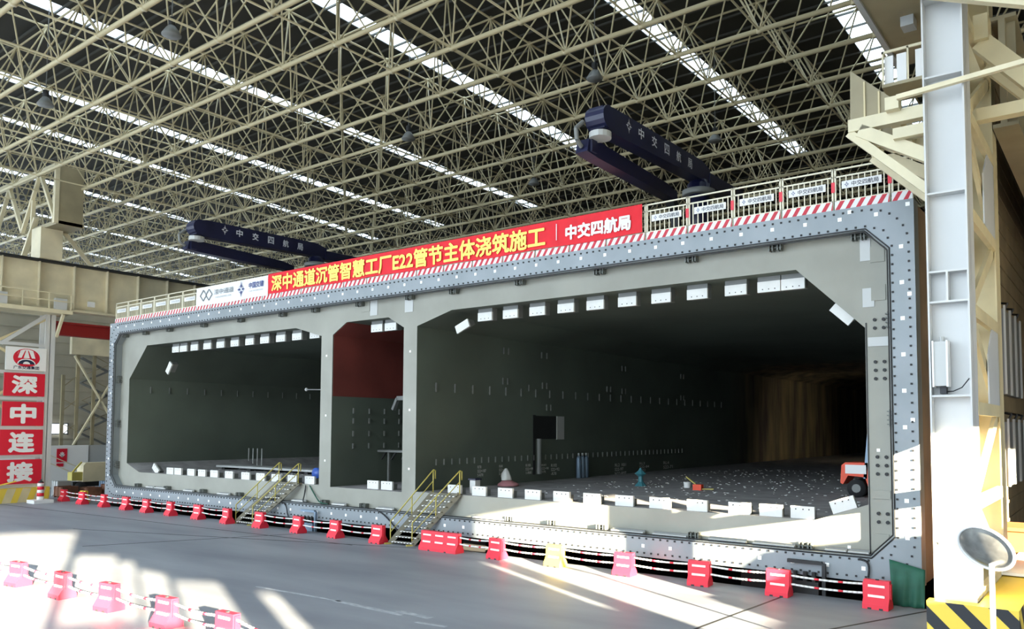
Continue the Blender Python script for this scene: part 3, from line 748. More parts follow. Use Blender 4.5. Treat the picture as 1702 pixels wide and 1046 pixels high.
for k,z in enumerate(lv):
    for x in (CX0+.05,CX1-.05):
        mb = MB(); mb.box((x-.06,CYF+.8,z-.14),(x+.06,CYB-.75,z+.14)); mb.build('cross_tie', M['coltan'], rc)
    if k < len(lv)-1:
        za, zb = (z+.1, lv[k+1]-.1) if k % 2 else (lv[k+1]-.1, z+.1)
        for x in (CX0+.1,CX1-.1):
            mb = MB(); mb.bar((x,CYF+.75,za),(x,CYB-.7,zb),.09,.3,0,(0,0,1)); mb.build('diagonal_brace', M['coltan'], rc)
for z in (6.3,10.6):
    mb = MB(); mb.prism([(CYB-2.6,z-1.0),(CYB-2.6,z+.2),(CYB-1.6,z+1.1),(CYB-.75,z+1.1),(CYB-.75,z-1.2),(CYB-1.2,z-1.2)], lambda a,b,d:(d,a,b), CX1-.03, CX1); mb.build('gusset_plate', M['col'], rc)
# striped base block, mirror, light box
t = thing('column_base_block', (24.95,-3.0,0), 'yellow and black striped block round the foot of the right column', 'base block')
x0b,x1b,y0b,y1b,hb = 24.1,25.75,-5.25,.1,1.22
mb = MB(); mb.box((x0b,y0b,0),(x1b,CYF-.02,hb)); mb.box((x0b,CYB+.02,0),(x1b,y1b,hb)); mb.box((CX1+.02,CYF-.02,0),(x1b,CYB+.02,hb)); mb.build('block', M['yellow_bar'], t)
mb = MB()
def clip_band(a0, wband, lo, hi, h, slope):
    """a diagonal band clipped to a rectangle lo..hi x 0..h"""
    P = [(a0,h),(a0+wband,h),(a0+wband+slope,0),(a0+slope,0)]
    for side,lim in ((0,lo),(1,hi)):
        out = []
        for i in range(len(P)):
            p,q = P[i],P[(i+1)%len(P)]
            ins = lambda r: r[0] >= lim if side == 0 else r[0] <= lim
            if ins(p): out.append(p)
            if ins(p) != ins(q):
                f = (lim-p[0])/(q[0]-p[0]); out.append((lim,p[1]+f*(q[1]-p[1])))
        P = out
        if not P: return None
    return P
a0 = x0b-2.0
while a0 < x1b:
    P = clip_band(a0,.34,x0b,x1b,hb,1.25)
    if P: mb.prism(P, lambda a,b,d:(a,d,b), y0b-.006, y0b-.001)
    a0 += .78
a0 = y0b-2.0
while a0 < y1b:
    P = clip_band(a0,.34,y0b,y1b,hb,1.25)
    if P: mb.prism(P, lambda a,b,d:(d,a,b), x1b+.001, x1b+.006)
    a0 += .78
mb.build('black_stripes', M['black'], t)
t = thing('convex_traffic_mirror', (25.52,-7.05,0), 'round convex traffic mirror on a white post before the right column', 'mirror')
mb = MB(); mb.tube((25.52,-7.0,0),(25.52,-7.0,2.45),.045,12); mb.lathe((25.52,-7.0,0),[(.16,0),(.16,.03)],12); mb.build('post', M['white'], t, True)
MC = V(25.45,-7.12,2.63); mn = V(-.28,-.72,-.5).normalized()
qa = mn.to_track_quat('Z','Y').to_matrix()
mb = MB(); vs = []; NR, NA = 8, 40
for i in range(NR+1):
    r_ = .46*i/NR
    for k in range(NA):
        a = 2*PI*k/NA; vs.append(MC + qa @ V(r_*math.cos(a), r_*math.sin(a), .11*(1-(i/NR)**2)))
mb.add(vs, [(i*NA+k,i*NA+(k+1)%NA,(i+1)*NA+(k+1)%NA,(i+1)*NA+k) for i in range(NR) for k in range(NA)])
mb.build('mirror_dome', M['mirror'], t, True)
mb = MB(); vs = []; NB = 8
for k in range(NA):
    a = 2*PI*k/NA
    for q in range(NB):
        c = 2*PI*q/NB; r_ = .475+.028*math.cos(c); vs.append(MC+qa@V(r_*math.cos(a), r_*math.sin(a), .028*math.sin(c)))
mb.add(vs, [(k*NB+q, k*NB+(q+1)%NB, (k+1)%NA*NB+(q+1)%NB, (k+1)%NA*NB+q) for k in range(NA) for q in range(NB)])
mb.build('rim', M['white'], t, True)
mb = MB(); vs = [MC+qa@V(.47*math.cos(2*PI*k/NA),.47*math.sin(2*PI*k/NA),-.02) for k in range(NA)]; mb.add(vs,[tuple(range(NA))]); mb.build('back_shell', M['orange'], t)
mb = MB(); mb.bar(MC-mn*.02,V(25.52,-7.0,2.42),.05,.05); mb.build('clamp', M['white'], t)
t = thing('wall_light_box', (24.43,-4.75,5.6), 'tall grey and white box light fixed on the right column', 'light box')
yb0 = CYF+.26
mb = MB(); mb.box((24.29,yb0-.3,5.66),(24.53,yb0,6.6)); mb.build('front_panel', M['lgrey'], t)
for x in (24.26,24.53):
    mb = MB(); mb.box((x,yb0-.33,5.64),(x+.035,yb0,6.62)); mb.build('side_rail', M['white'], t)
mb = MB(); mb.box((24.38,yb0-.2,5.5),(24.5,yb0,5.64)); mb.build('connector', M['black'], t)
mb = MB(); mb.tube((24.42,yb0-.1,6.6),(24.42,yb0-.1,6.72),.05,8); mb.build('hook', M['lgrey'], t)
mb = MB(); mb.path([(24.5,yb0-.08,5.55),(24.62,yb0-.1,5.55),(24.8,yb0-.2,5.62),(24.95,CYF-.02,5.8)],.012,5); mb.build('cable', M['black'], t)

# bracket platform on the inner side of the column
t = thing('bracket_platform', (23.1,-3,12.0), 'cream steel bracket platform on the left side of the right column', 'platform')
for y in (-3.6,-1.4):
    mb = MB(); mb.box((22.3,y-.12,11.95),(CX0,y+.12,12.25)); mb.build('arm', M['cream'], t)
    mb = MB(); mb.bar((22.55,y,11.95),(CX0-.02,y,10.95),.24,.3,0,(0,0,1)); mb.build('strut', M['cream'], t)
    mb = MB(); mb.bar((22.3,y,11.95),(CX0-.02,y,10.1),.16,.2,0,(0,0,1)); mb.build('knee_brace', M['cream'], t)
for x in (22.4,23.3):
    mb = MB(); mb.box((x-.1,-3.7,12.0),(x+.1,-1.2,12.22)); mb.build('cross_beam', M['cream'], t)
for y in (-3.5,-2.0):
    mb = MB(); mb.prism([(22.3,12.26),(22.32,13.55),(23.4,12.5),(23.45,12.26)], lambda a,b,d:(a,d,b), y-.02, y+.02); mb.build('guard_plate', M['olive'], t)
    for x in (22.65,22.98):
        mb = MB(); mb.box((x-.02,y-.06,12.26),(x+.02,y+.0,13.5-(x-22.32)*.97)); mb.build('guard_post', M['coltan'], t)
mb = MB(); mb.box((23.35,-3.9,11.5),(CX0,-3.6,11.75)); mb.build('short_beam', M['cream'], t)
mb = MB(); mb.box((23.2,-3.95,12.2),(23.5,-3.6,12.5)); mb.build('bearing_block', M['cream'], t)
t = thing('access_cage', (23.4,-2.6,13.2), 'small railed inspection cage with white panels beside the right column', 'cage')
mb = MB(); mb.box((22.95,-3.1,13.1),(CX0,-2.0,13.18)); mb.build('cage_floor', M['olive'], t)
mb = MB()
for x in (22.98,23.55,24.15): mb.box((x-.02,-3.1,13.18),(x+.02,-3.06,14.0))
for z in (13.98,): mb.box((22.95,-3.1,z-.03),(CX0,-3.05,z+.03)); mb.box((22.95,-3.1,z-.03),(23.0,-2.0,z+.03))
mb.build('cage_rail', M['cream'], t)
for a,b in ((23.0,23.2),(23.28,23.5),(23.7,24.05)):
    mb = MB(); mb.box((a,-3.0,13.2),(b,-2.95,13.9)); mb.build('cage_panel', M['white'], t)
t = thing('roof_box_girder', (23.4,-3,15), 'olive box girder above the bracket platform at the top right', 'girder')
mb = MB(); mb.box((22.62,-9,15.0),(24.1,.3,17.5)); mb.build('box', M['olive'], t)
mb = MB(); mb.box((22.6,-9,14.93),(22.72,.3,15.02)); mb.build('bottom_flange', M['lgrey'], t)
mb = MB(); mb.box((23.8,-5.3,14.9),(24.1,-5.0,17)); mb.build('gap_shade_strip', M['dark'], t)  # solid dark strip standing in for the shade of an open gap
mb = MB(); mb.box((23.3,-2.6,14.75),(23.6,-2.2,15.0)); mb.build('fixing_box', M['lgrey'], t)
# braces to the right of the column
t = thing('column_bracing', (25.6,-3,12), 'tan bracing beams running from the right column out of the picture', 'bracing')
mb = MB(); mb.box((CX1,-3.3,13.62),(25.28,-2.7,14.2)); mb.build('stub_box', M['coltan'], t)
for y,w,h in ((-3.0,.3,.42),(-1.6,.26,.34)):
    mb = MB(); mb.bar((25.1,y,13.65),(27.4,y,10.9),w,h); mb.build('diagonal_brace', M['coltan'], t)
mb = MB(); mb.box((CX1,-3.2,11.78),(28,-2.9,12.06)); mb.build('horizontal_brace', M['coltan'], t)
mb = MB(); mb.bar((23.7,-5.05,12.0),(28,-5.05,12.25),.12,.1); mb.build('front_rail', M['cream'], t)
mb = MB(); mb.bar((23.0,-5.2,14.7),(28,-5.2,12.52),.2,.26); mb.build('upper_brace', M['cream'], t)
t = thing('crane_girder', (25.9,6,12.4), 'olive crane girder behind the bracing at the top right', 'girder', 'crane runway girders')
mb = MB(); mb.box((25.2,-.6,12.5),(25.35,40,15.2)); mb.box((25.02,-.6,15.2),(25.6,40,15.3)); mb.box((25.02,-.6,12.4),(25.6,40,12.5)); mb.build('girder_web', M['olive'], t)
for k in range(10):
    mb = MB(); mb.box((25.35,-.3+k*2.2,12.5),(25.55,-.25+k*2.2,15.2)); mb.build('stiffener', M['olive'], t)
# tarpaulin hung over the tube's lower right corner
mb = MB(); vs = []; n = 14
for j in range(9):
    v = j/8
    for i in range(n+1):
        u = i/n; x = 22.2+.9*u + .12*v*(1-u); z0 = 1.2-.2*u; z = z0*(1-v)+.02*v
        vs.append((x, -.1-.22*v-.05*math.sin(u*17+v*2)*v, z))
mb.add(vs, [(j*(n+1)+i,j*(n+1)+i+1,(j+1)*(n+1)+i+1,(j+1)*(n+1)+i) for j in range(8) for i in range(n)])
# lies against the frame: thin sheet
o = mb.build('green_tarpaulin', M['tarp'], None, True); tag(o,'dark green tarpaulin hanging over the lower right corner of the tube','tarpaulin')
sm = o.modifiers.new('thickness','SOLIDIFY'); sm.thickness = .01
# tan sheeted partition seen past the column, with panels and timbers before it
mb = MB(); mb.box((24.1,6,0),(24.2,60,19))
for k in range(30): mb.box((24.2,6,.4+k*.62),(24.23,60,.5+k*.62))
struct(mb.build('wall_partition', M['partition']))
for k,(y,z0,z1) in enumerate([(7.0,5.9,8.7),(8.6,5.9,8.7),(10.2,5.9,8.7),(7.2,2.9,5.0),(8.9,2.9,5.0),(10.6,2.9,5.0)]):
    t = thing('formwork_panel', (24.3,y,z0), '%s grey panel hung on the tan partition right of the column, %s from the front' % ('upper' if z0 > 5 else 'lower', ORD[k%3+1]), 'panel', 'grey panels on the partition')
    mb = MB(); mb.box((24.235,y-.75,z0),(24.4,y+.75,z1)); mb.build('sheet', M['grey'], t)
    for dy in (-.78,.7):
        mb = MB(); mb.box((24.4,y+dy,z0),(24.46,y+dy+.08,z1+.1)); mb.build('edge_rail', M['lgrey'], t)
    mb = MB(); mb.path([(24.33,y,z1),(24.45,y,z1+.25),(24.25,y+.2,z1+.3)],.04,6); mb.build('hook', M['black'], t)
t = thing('timber_board_stack', (24.4,3.0,0), 'orange timber formwork box standing behind the traffic mirror', 'timber')
mb = MB(); mb.box((24.3,2.6,0),(26.2,4.0,1.9)); mb.build('box', M['wood'], t)
mb = MB(); mb.box((24.2,2.5,1.9),(26.3,4.1,2.0)); mb.build('lid_board', M['wood'], t)
mb = MB()
o = mb.box((25.0,-1.2,1.25),(25.9,3,1.32)).build('timber_plank', M['white']); tag(o,'pale plank lying on the striped block of the right column','plank')

# ================================================================== LEFT COLUMN WITH THE SIGN BOARDS
LX = -28.6
lc = thing('steel_column', (LX-.5,-2.6,0), 'cream steel lattice column at the left edge carrying the sign boards', 'column')
for y,nm in ((-4.6,'front_leg'),(-1.15,'rear_leg')):
    mb = MB(); t_ = .04
    mb.box((LX-.9,y-.3,0),(LX-.86,y+.3,12)); mb.box((LX-.04,y-.3,0),(LX,y+.3,12)); mb.box((LX-.9,y-.02,0),(LX,y+.02,12)); mb.build(nm, M['col'], lc)
for k,z in enumerate((1.0,2.85,4.65,6.5,8.15,9.95)):
    mb = MB(); mb.box((LX-.12,-4.35,z-.1),(LX-.02,-1.4,z+.1)); mb.build('cross_tie', M['col'], lc)
    za,zb = ((z,z+1.7) if k%2 else (z+1.7,z))
    mb = MB(); mb.bar((LX-.2,-4.3,za),(LX-.2,-1.4,zb),.1,.16); mb.build('diagonal_brace', M['coltan'], lc)
mb = MB(); mb.bar((LX-.1,-3.9,9.9),(LX-.1,-1.4,11.9),.14,.22); mb.build('diagonal_brace', M['col'], lc)
SG = [(1.13,2.66,'接',-3.86),(2.96,4.54,'连',-3.8),(4.78,6.3,'中',-3.73),(6.65,8.1,'深',-3.7)]
for i,(z0,z1,ch,ya) in enumerate(SG):
    nm = {'接':'lowest of the four red signs on the left column, in the sun','连':'second red sign from the bottom on the left column','中':'third red sign from the bottom on the left column','深':'topmost red sign on the left column, under the white logo board'}[ch]
    t = thing('sign_board', (LX+.03,-2.6,z0), nm, 'sign', 'red sign boards on the left column')
    mb = MB(); mb.box((LX+.01,ya,z0),(LX+.09,-1.4,z1)); mb.build('board', M['sign_red'], t)
    cy = (ya-1.4)/2; text(ch, cy-.68, cy+.68, z0+.2, z1-.2, fx(LX+.092), M['white'], t, 'lettering', .035)
t = thing('logo_board', (LX+.03,-2.5,8.28), 'white logo board with a round red emblem at the top of the left column', 'sign')
mb = MB(); mb.box((LX+.01,-3.66,8.28),(LX+.09,-1.37,9.74)); bd = mb.build('board', M['white'], t)
xf = LX+.093
def disc(cy,cz,ry,rz,a0,a1,m,name,dx=0,n=28,inner=0):
    mb = MB(); A = [math.radians(a0+(a1-a0)*i/n) for i in range(n+1)]
    if inner: 
        vs = [(xf+dx,cy+ry*math.cos(a),cz+rz*math.sin(a)) for a in A]+[(xf+dx,cy+ry*inner*math.cos(a),cz+rz*inner*math.sin(a)) for a in A]
        mb.add(vs,[(i,i+1,n+2+i,n+1+i) for i in range(n)])
    else:
        vs = [(xf+dx,cy+ry*math.cos(a),cz+rz*math.sin(a)) for a in A]; mb.add(vs,[tuple(range(len(vs)))])
    return mb.build(name, m, t)
cy, cz = -2.5, 9.08
disc(cy,cz,.76,.58,0,360,M['sign_red'],'emblem_disc')
disc(cy,cz+.08,.6,.46,35,145,M['white'],'emblem_sky',.002)
mb = MB(); mb.add([(xf+.003,cy-.6,cz-.02),(xf+.003,cy+.6,cz-.02),(xf+.003,cy+.48,cz+.34),(xf+.003,cy-.48,cz+.34)],[(0,1,2,3)]); mb.build('emblem_sky', M['white'], t)
mb = MB()
for a0_,a1_,b0_,b1_ in ((-.3,-.18,-.1,-.05),(.18,.3,.05,.1),(-.62,-.5,-.42,-.36),(.5,.62,.36,.42)): mb.add([(xf+.005,cy+a0_,cz-.04),(xf+.005,cy+a1_,cz-.04),(xf+.005,cy+b1_,cz+.46),(xf+.005,cy+b0_,cz+.46)],[(0,1,2,3)])
mb.build('emblem_road', M['sign_red'], t)
disc(cy,cz-.4,.52,.34,0,180,M['white'],'emblem_arch',.004); disc(cy,cz-.4,.46,.28,0,180,M['sign_navy'],'emblem_arch',.006); disc(cy,cz-.4,.2,.16,0,180,M['white'],'emblem_arch',.008)
text('广东交通集团', -3.22, -1.78, 8.36, 8.56, fx(xf), M['sign_navy'], t, 'lettering', .02)
# striped concrete block, bollard
t = thing('column_base_block', (LX+.1,-3,0), 'low concrete block with yellow stripes at the foot of the left column', 'base block')
mb = MB(); mb.box((LX,-6.2,0),(LX+.4,-1.0,.88)); mb.build('block', M['coltan'], t)
mb = MB(); a0 = -8.0
while a0 < -1.0:
    P = clip_band(a0,.36,-6.2,-1.0,.88,-.3)
    if P: mb.prism(P, lambda a,b,d:(d,a,b), LX+.401, LX+.407)
    a0 += .85
mb.build('yellow_stripes', M['yellow_bar'], t)
mb = MB(); mb.box((LX,-6.2,.88),(LX+.42,-1.0,.9)); mb.build('yellow_top', M['yellow_bar'], t)
mb = MB(); mb.bar((LX+.25,-4.6,.92),(LX+.6,-3.0,1.35),.2,.06); o = mb.build('tarp_scrap', M['yellow_bar']); tag(o,'crumpled yellow sheet on the striped block at the left edge','sheet')
t = thing('traffic_bollard', (-27.0,-2.0,0), 'red and white traffic bollard on a white slab by the left column', 'bollard')
mb = MB(); mb.box((-27.55,-2.55,0),(-26.45,-1.45,.2)); mb.build('base_slab', M['white'], t)
for z,m,r_ in ((.2,'white',.2),(.42,'sign_red',.195),(.62,'white',.19),(.82,'sign_red',.185),(1.02,'white',.18),(1.15,'sign_red',.175)):
    mb = MB(); mb.lathe((-27,-2,z),[(r_,0),(r_-.004,.2 if z<1.1 else .1)],14); mb.build('band', M[m], t, True)
mb = MB(); mb.lathe((-27,-2,1.25),[(.17,0),(.15,.06),(.05,.1),(.05,.2)],12); mb.build('cap', M['black'], t, True)
# bracket platform and crane girder on the left
t = thing('bracket_platform', (LX+.6,-2.6,11.8), 'cream railed bracket platform at the top of the left column', 'platform')
mb = MB(); mb.box((LX-1,-4.9,12.0),(LX+1.1,-.3,12.25)); mb.build('deck', M['cream'], t)
for y in (-4.6,-.8):
    mb = MB(); mb.bar((LX+.95,y,12.0),(LX+.02,y,10.6),.14,.2); mb.build('knee_brace', M['cream'], t)
for y in (-4.7,-3.2,-1.7,-.4):
    mb = MB(); mb.box((LX+1.0,y-.03,12.25),(LX+1.06,y+.03,13.3)); mb.build('rail_post', M['cream'], t)
for z in (13.28,12.8):
    mb = MB(); mb.box((LX+1.0,-4.9,z-.035),(LX+1.07,-.3,z+.035)); mb.build('rail', M['cream'], t)
for y0_,y1_ in ((-4.6,-4.0),(-1.3,-.6)):
    mb = MB(); mb.box((LX+.7,y0_,12.25),(LX+.95,y1_,13.0)); mb.build('electric_box', M['col'], t)
t = thing('crane_girder', (-28.6,6,12.3), 'long cream crane girder on the left column', 'girder', 'crane runway girders')
mb = MB(); mb.box((-28.75,-30,12.45),(-28.6,60,15.35)); mb.build('girder_web', M['cream2'], t)
mb = MB(); mb.box((-29.1,-30,15.35),(-28.2,60,15.5)); mb.build('top_flange', M['dark'], t)
mb = MB(); mb.box((-29.1,-30,12.3),(-28.2,60,12.45)); mb.build('bottom_flange', M['cream2'], t)
for k in range(26):
    y = -8.3+k*2.1; mb = MB(); mb.box((-28.6,y-.03,12.45),(-28.3,y+.03,15.35)); mb.build('stiffener', M['cream2'], t)
mb = MB(); mb.box((-28.28,.9,12.75),(-28.2,1.35,13.1)); o = mb.build('notice_board', M['white']); tag(o,'small white notice on the left crane girder','sign')
t = thing('roof_truss_girder', (-27.8,-1.5,17.3), 'cream latticed box girder on a stub above the left crane girder', 'girder')
mb = MB(); mb.box((-30.2,-2.0,17.45),(-26.2,-.4,17.7)); mb.box((-26.3,-2.0,17.5),(-26.2,-.45,21.2)); mb.build('end_plate', M['olive'], t)
mb = MB(); mb.box((-26.4,-2.15,17.5),(-26.15,-1.9,21.3)); mb.build('end_post', M['cream'], t)
mb = MB(); mb.bar((-26.3,-2.05,21.15),(-40,-2.05,21.15),.25,.32); mb.build('top_chord', M['cream'], t)
for a,b in (((-26.4,17.9),(-28.6,21)),((-28.8,21),(-31.2,17.6)),((-29.6,19.5),(-29.7,17.6)),((-31.2,17.6),(-33.6,21)),((-33.6,21),(-36,17.6))):
    mb = MB(); mb.bar((a[0],-2.05,a[1]),(b[0],-2.05,b[1]),.2,.22,0,(0,1,0)); mb.build('lattice_bar', M['cream'], t)
mb = MB(); mb.box((-30.5,-.6,17.6),(-26.3,-.5,21)); mb.build('back_web', M['cream2'], t)
mb = MB(); mb.box((-29.3,-2.2,15.5),(-27.9,-.9,17.5)); mb.build('stub_column', M['cream2'], t)
mb = MB(); mb.bar((-31.4,-2,15.5),(-29.2,-2,18.3),.2,.3,0,(0,1,0)); mb.build('stub_brace', M['cream2'], t)
mb = MB(); mb.bar((-28.5,-.6,17.5),(-28.5,1.2,15.5),.16,.24); mb.build('stub_brace', M['cream2'], t)
t = thing('crane_bridge_beam', (-31,2,10.9), 'dark red crane beam under the left girder, behind the tube corner', 'beam')
mb = MB(); mb.box((-31.2,-.6,10.95),(-30.6,14,11.75)); mb.build('web', M['redbeam'], t)
mb = MB(); mb.box((-31.3,-.6,11.72),(-30.4,14,11.85)); mb.build('flange', M['redbeam'], t)

# ================================================================== LEFT BACKGROUND
t = thing('stair_tower', (-43,7.4,0), 'steel stair tower with crossed braces before the left hall wall', 'tower')
mb = MB(); mb.box((-43.2,6.1,10.75),(-42.8,14,12.2)); mb.build('box_beam', M['cream2'], t)
for y in (5.6,6.7,8.0):
    mb = MB(); mb.box((-43.1,y-.12,0),(-42.9,y+.12,10.8 if y>6 else 9)); mb.build('tower_post', M['olive'], t)
for a,b in (((6.3,10.6),(9.3,5.6)),((9.2,8.4),(6.4,3.2))):
    mb = MB(); mb.bar((-42.7,a[0],a[1]),(-42.7,b[0],b[1]),.12,.22,0,(1,0,0)); mb.build('cross_brace', M['cream'], t)
for k in range(7):
    za = 3.2+k*1.05; ya,yb = (7.2,9.4) if k%2 else (9.4,7.2)
    mb = MB(); mb.bar((-43.6,ya,za),(-43.6,yb,za+1.05),.6,.08); mb.build('stair_flight', M['grey'], t)
    mb = MB(); mb.bar((-43.2,ya,za+.6),(-43.2,yb,za+1.65),.05,.05); mb.build('flight_rail', M['olive'], t)
for k in range(8):
    mb = MB(); mb.bar((-43,5.6,1+k*1.0),(-43,6.7,2+k*1.0) if k%2 else (-43,6.7,.4+k),.06,.08,0,(1,0,0)); mb.build('lattice_bar', M['olive'], t)
t = thing('low_white_wall', (-40,4,0), 'low white masonry wall behind the left column', 'wall')
mb = MB(); mb.box((-40.4,-1,0),(-40,6.45,3.25)); mb.build('wall_panel', M['white'], t)
mb = MB(); mb.box((-40.4,6.45,.8),(-40.1,12,3.25)); mb.build('return_panel', M['lgrey'], t)
t = thing('wall_poster', (-39.97,4.45,1.65), 'small red poster with a white shell emblem on the low white wall', 'poster')
mb = MB(); mb.box((-39.99,4.1,1.95),(-39.95,4.85,3.0)); mb.box((-39.99,4.1,1.6),(-39.95,4.6,1.85)); mb.build('sheet', M['sign_red'], t)
mb = MB()
for a in (-60,-30,0,30,60):
    q = math.radians(a); mb.bar((-39.94,4.48,2.35),(-39.94,4.48+.22*math.sin(q),2.35+.4*math.cos(q)),.01,.07,0,(0,1,0) if a else (0,1,0))
mb.build('shell_emblem', M['white'], t)
mb = MB(); mb.bar((-39.5,2.4,3.0),(-39.5,6.2,1.2),.06,.06); mb.bar((-39.5,2.4,2.4),(-39.5,6.2,.6),.06,.06); mb.bar((-39.5,6.2,0),(-39.5,6.2,1.2),.06,.06); mb.bar((-39.5,2.4,0),(-39.5,2.4,3.0),.06,.06)
o = mb.build('stair_handrail', M['cream']); tag(o,'cream handrail slanting down before the low white wall','handrail')
t = thing('mixer_machine', (-33,3.4,0), 'cream and yellow machine body parked by the tube corner', 'machine')
mb = MB(); mb.box((-33.6,2.9,.8),(-32.6,5.2,1.95)); mb.prism([(2.9,1.95),(3.1,2.15),(5.0,2.15),(5.2,1.95)],lambda a,b,d:(d,a,b),-33.55,-32.65); mb.build('tank', M['cream'], t)
mb = MB(); mb.box((-33.4,2.2,.9),(-32.7,2.9,1.5)); mb.bar((-32.9,2.3,1.5),(-32.9,2.9,2.2),.1,.1); mb.build('yellow_frame', M['yellow'], t)
for y in (2.8,4.9):
    mb = MB(); mb.tube((-33.5,y,.4),(-32.6,y,.4),.4,14); mb.build('wheel', M['tyre'], t, True)
mb = MB(); mb.box((-33.4,2.3,.45),(-32.8,5.0,.8)); mb.build('chassis', M['dark'], t)
for k,(x,y,w,d,h,m,lab) in enumerate([(-30.2,.8,1.3,1.0,.7,'rust','rusty brown crate beside the bollard on the left'),(-29.6,2.1,1.2,.9,.6,'rust','rusty timber crate, second from the bollard'),(-29.2,3.3,1.4,.8,.75,'rust','rusty timber crate nearest the tube corner'),(-31.4,1.0,.9,.8,1.0,'lgrey','pale grey box behind the rusty crates'),(-30.6,3.6,.8,.6,.9,'steelblue','blue-grey drum box next to the machine wheel')]):
    t = thing('crate', (x,y,0), lab, 'crate', 'crates in the left background')
    mb = MB(); mb.box((x-w/2,y-d/2,.08),(x+w/2,y+d/2,h)); mb.build('body', M[m], t)
    for dx in (-.4,0,.4):
        b_ = MB(); b_.box((x+dx*w-.06,y-d/2-.03,0),(x+dx*w+.06,y+d/2+.03,h+.03)); b_.build('slat', M[m], t)

# ================================================================== THINGS INSIDE THE TUBE
t = thing('forklift', (19.6,9.5,2.05), 'red forklift truck parked inside the right end of the right bore', 'forklift')
X0,Y0,Zf = 18.25,9.3,2.05
mb = MB(); mb.prism([(X0+.0,2.6),(X0+.05,3.3),(X0+.2,3.42),(X0+1.3,3.42),(X0+1.35,2.75),(X0+2.4,2.75),(X0+2.4,2.35),(X0+1.1,2.35),(X0+.95,2.85),(X0+.3,2.9),(X0+.1,2.55)],lambda a,b,d:(a,d,b),Y0,Y0+1.15); mb.build('body', M['orange'], t)
mb = MB(); mb.box((X0+.2,Y0-.02,2.98),(X0+1.0,Y0,3.33)); mb.build('side_panel', M['white'], t)
mb = MB(); mb.box((X0+1.4,Y0-.02,2.8),(X0+2.2,Y0,3.2)); mb.build('side_panel', M['white'], t)
for x in (X0+.62,X0+2.15):
    for y in (Y0-.04,Y0+.95):
        mb = MB(); mb.tube((x,y,Zf+.36),(x,y+.26,Zf+.36),.36,18); w = mb.build('wheel', M['tyre'], t, True)
        mb = MB(); mb.tube((x,y-.012,Zf+.36),(x,y+.1,Zf+.36),.17,12); mb.build('hub', M['grey'], w)
for x,x2 in ((X0+.95,X0+1.12),(X0+1.95,X0+1.9)):
    for y in (Y0+.05,Y0+1.05):
        mb = MB(); mb.bar((x,y,2.8),(x2,y,4.55),.13,.1,0,(0,1,0)); mb.build('cab_post', M['steelblue'], t)
mb = MB(); mb.box((X0+1.15,Y0,4.5),(X0+2.0,Y0+1.1,4.58)); mb.build('overhead_guard', M['steelblue'], t)
mb = MB(); mb.box((X0+1.35,Y0+.3,2.75),(X0+1.9,Y0+.85,3.1)); mb.build('seat', M['black'], t)
mb = MB(); mb.box((X0+2.42,Y0+.2,2.1),(X0+2.55,Y0+.95,4.4)); mb.build('mast', M['dark'], t)
for k in range(3):
    y = 12.35+k*.36; t = thing('gas_cylinder', (3.62,y,2.05), 'pale blue gas cylinder standing against the bore wall, %s from the left' % ORD[k+1], 'cylinder', 'gas cylinders')
    mb = MB(); mb.lathe((3.62,y,2.05),[(.13,0),(.14,.03),(.14,1.0),(.11,1.14),(.05,1.2)],12); mb.build('body', M['steelblue'], t, True)
    mb = MB(); mb.lathe((3.62,y,3.25),[(.05,0),(.06,.12),(.03,.15)],8); mb.build('valve', M['lgrey'], t, True)
t = thing('teal_stand', (9.1,9.4,2.05), 'teal plastic stand on the floor of the right bore', 'stand')
mb = MB(); mb.lathe((9.1,9.4,2.05),[(.3,0),(.12,.2),(.1,.45)],8); mb.build('base', M['teal'], t)
mb = MB(); mb.lathe((9.1,9.4,2.5),[(.12,0),(.28,.12),(.1,.28),(.03,.4)],7); mb.build('head', M['teal'], t)
t = thing('orange_tool', (12.3,8.8,2.05), 'orange hand machine lying on the floor of the right bore', 'tool')
mb = MB(); mb.box((12.1,8.7,2.05),(12.5,8.95,2.3)); mb.build('motor', M['orange'], t)
mb = MB(); mb.bar((12.2,8.8,2.3),(11.7,8.9,2.6),.05,.05); mb.bar((12.45,8.8,2.1),(13.0,8.9,2.12),.05,.05); mb.build('handle', M['yellow'], t)
mb = MB(); mb.lathe((11.3,9.8,2.05),[(.14,0),(.17,.26)],12); o = mb.build('white_bucket', M['white']); tag(o,'small white bucket on the bore floor left of the orange tool','bucket')
def lump(c, rx, ry, h, seed, pw=1.0, n=14):
    rd = random.Random(seed); mb = MB(); prof = [(1,0),(1.05,.15),(.9,.45),(.6,.8),(.25,1.0)]
    vs = []
    for f,z in prof:
        for k in range(n):
            a = 2*PI*k/n; q = f*(1+.22*rd.uniform(-1,1)); vs.append((c[0]+rx*q*math.cos(a), c[1]+ry*q*math.sin(a), c[2]+h*z**pw*(1+.1*rd.uniform(-1,1)*(z>0))))
    mb.add(vs, [(i*n+k,i*n+(k+1)%n,(i+1)*n+(k+1)%n,(i+1)*n+k) for i in range(4) for k in range(n)]+[tuple(range(n))[::-1],tuple(range(4*n,5*n))]); return mb
o = lump((4.35,5.4,2.05),.5,.4,.3,3).build('pink_sack', mat('pink_sack_cloth',(176,120,124),.8), None, True); tag(o,'dusty pink sack on the right bore floor behind the sill blocks','sack')
o = lump((4.3,5.3,2.33),.24,.2,.5,5,1.3).build('white_sack', M['plate'], None, True); tag(o,'pale sack standing on top of the pink sack','sack')
t = thing('lidded_box', (5.75,1.4,2.05), 'small white box with purple lid at the top of the right-hand stair', 'box')
mb = MB(); mb.box((5.65,1.3,2.05),(5.95,1.6,2.6)); mb.build('box', M['plate'], t)
mb = MB(); mb.box((5.6,1.25,2.6),(6.0,1.65,2.66)); mb.build('lid', M['navy'], t)
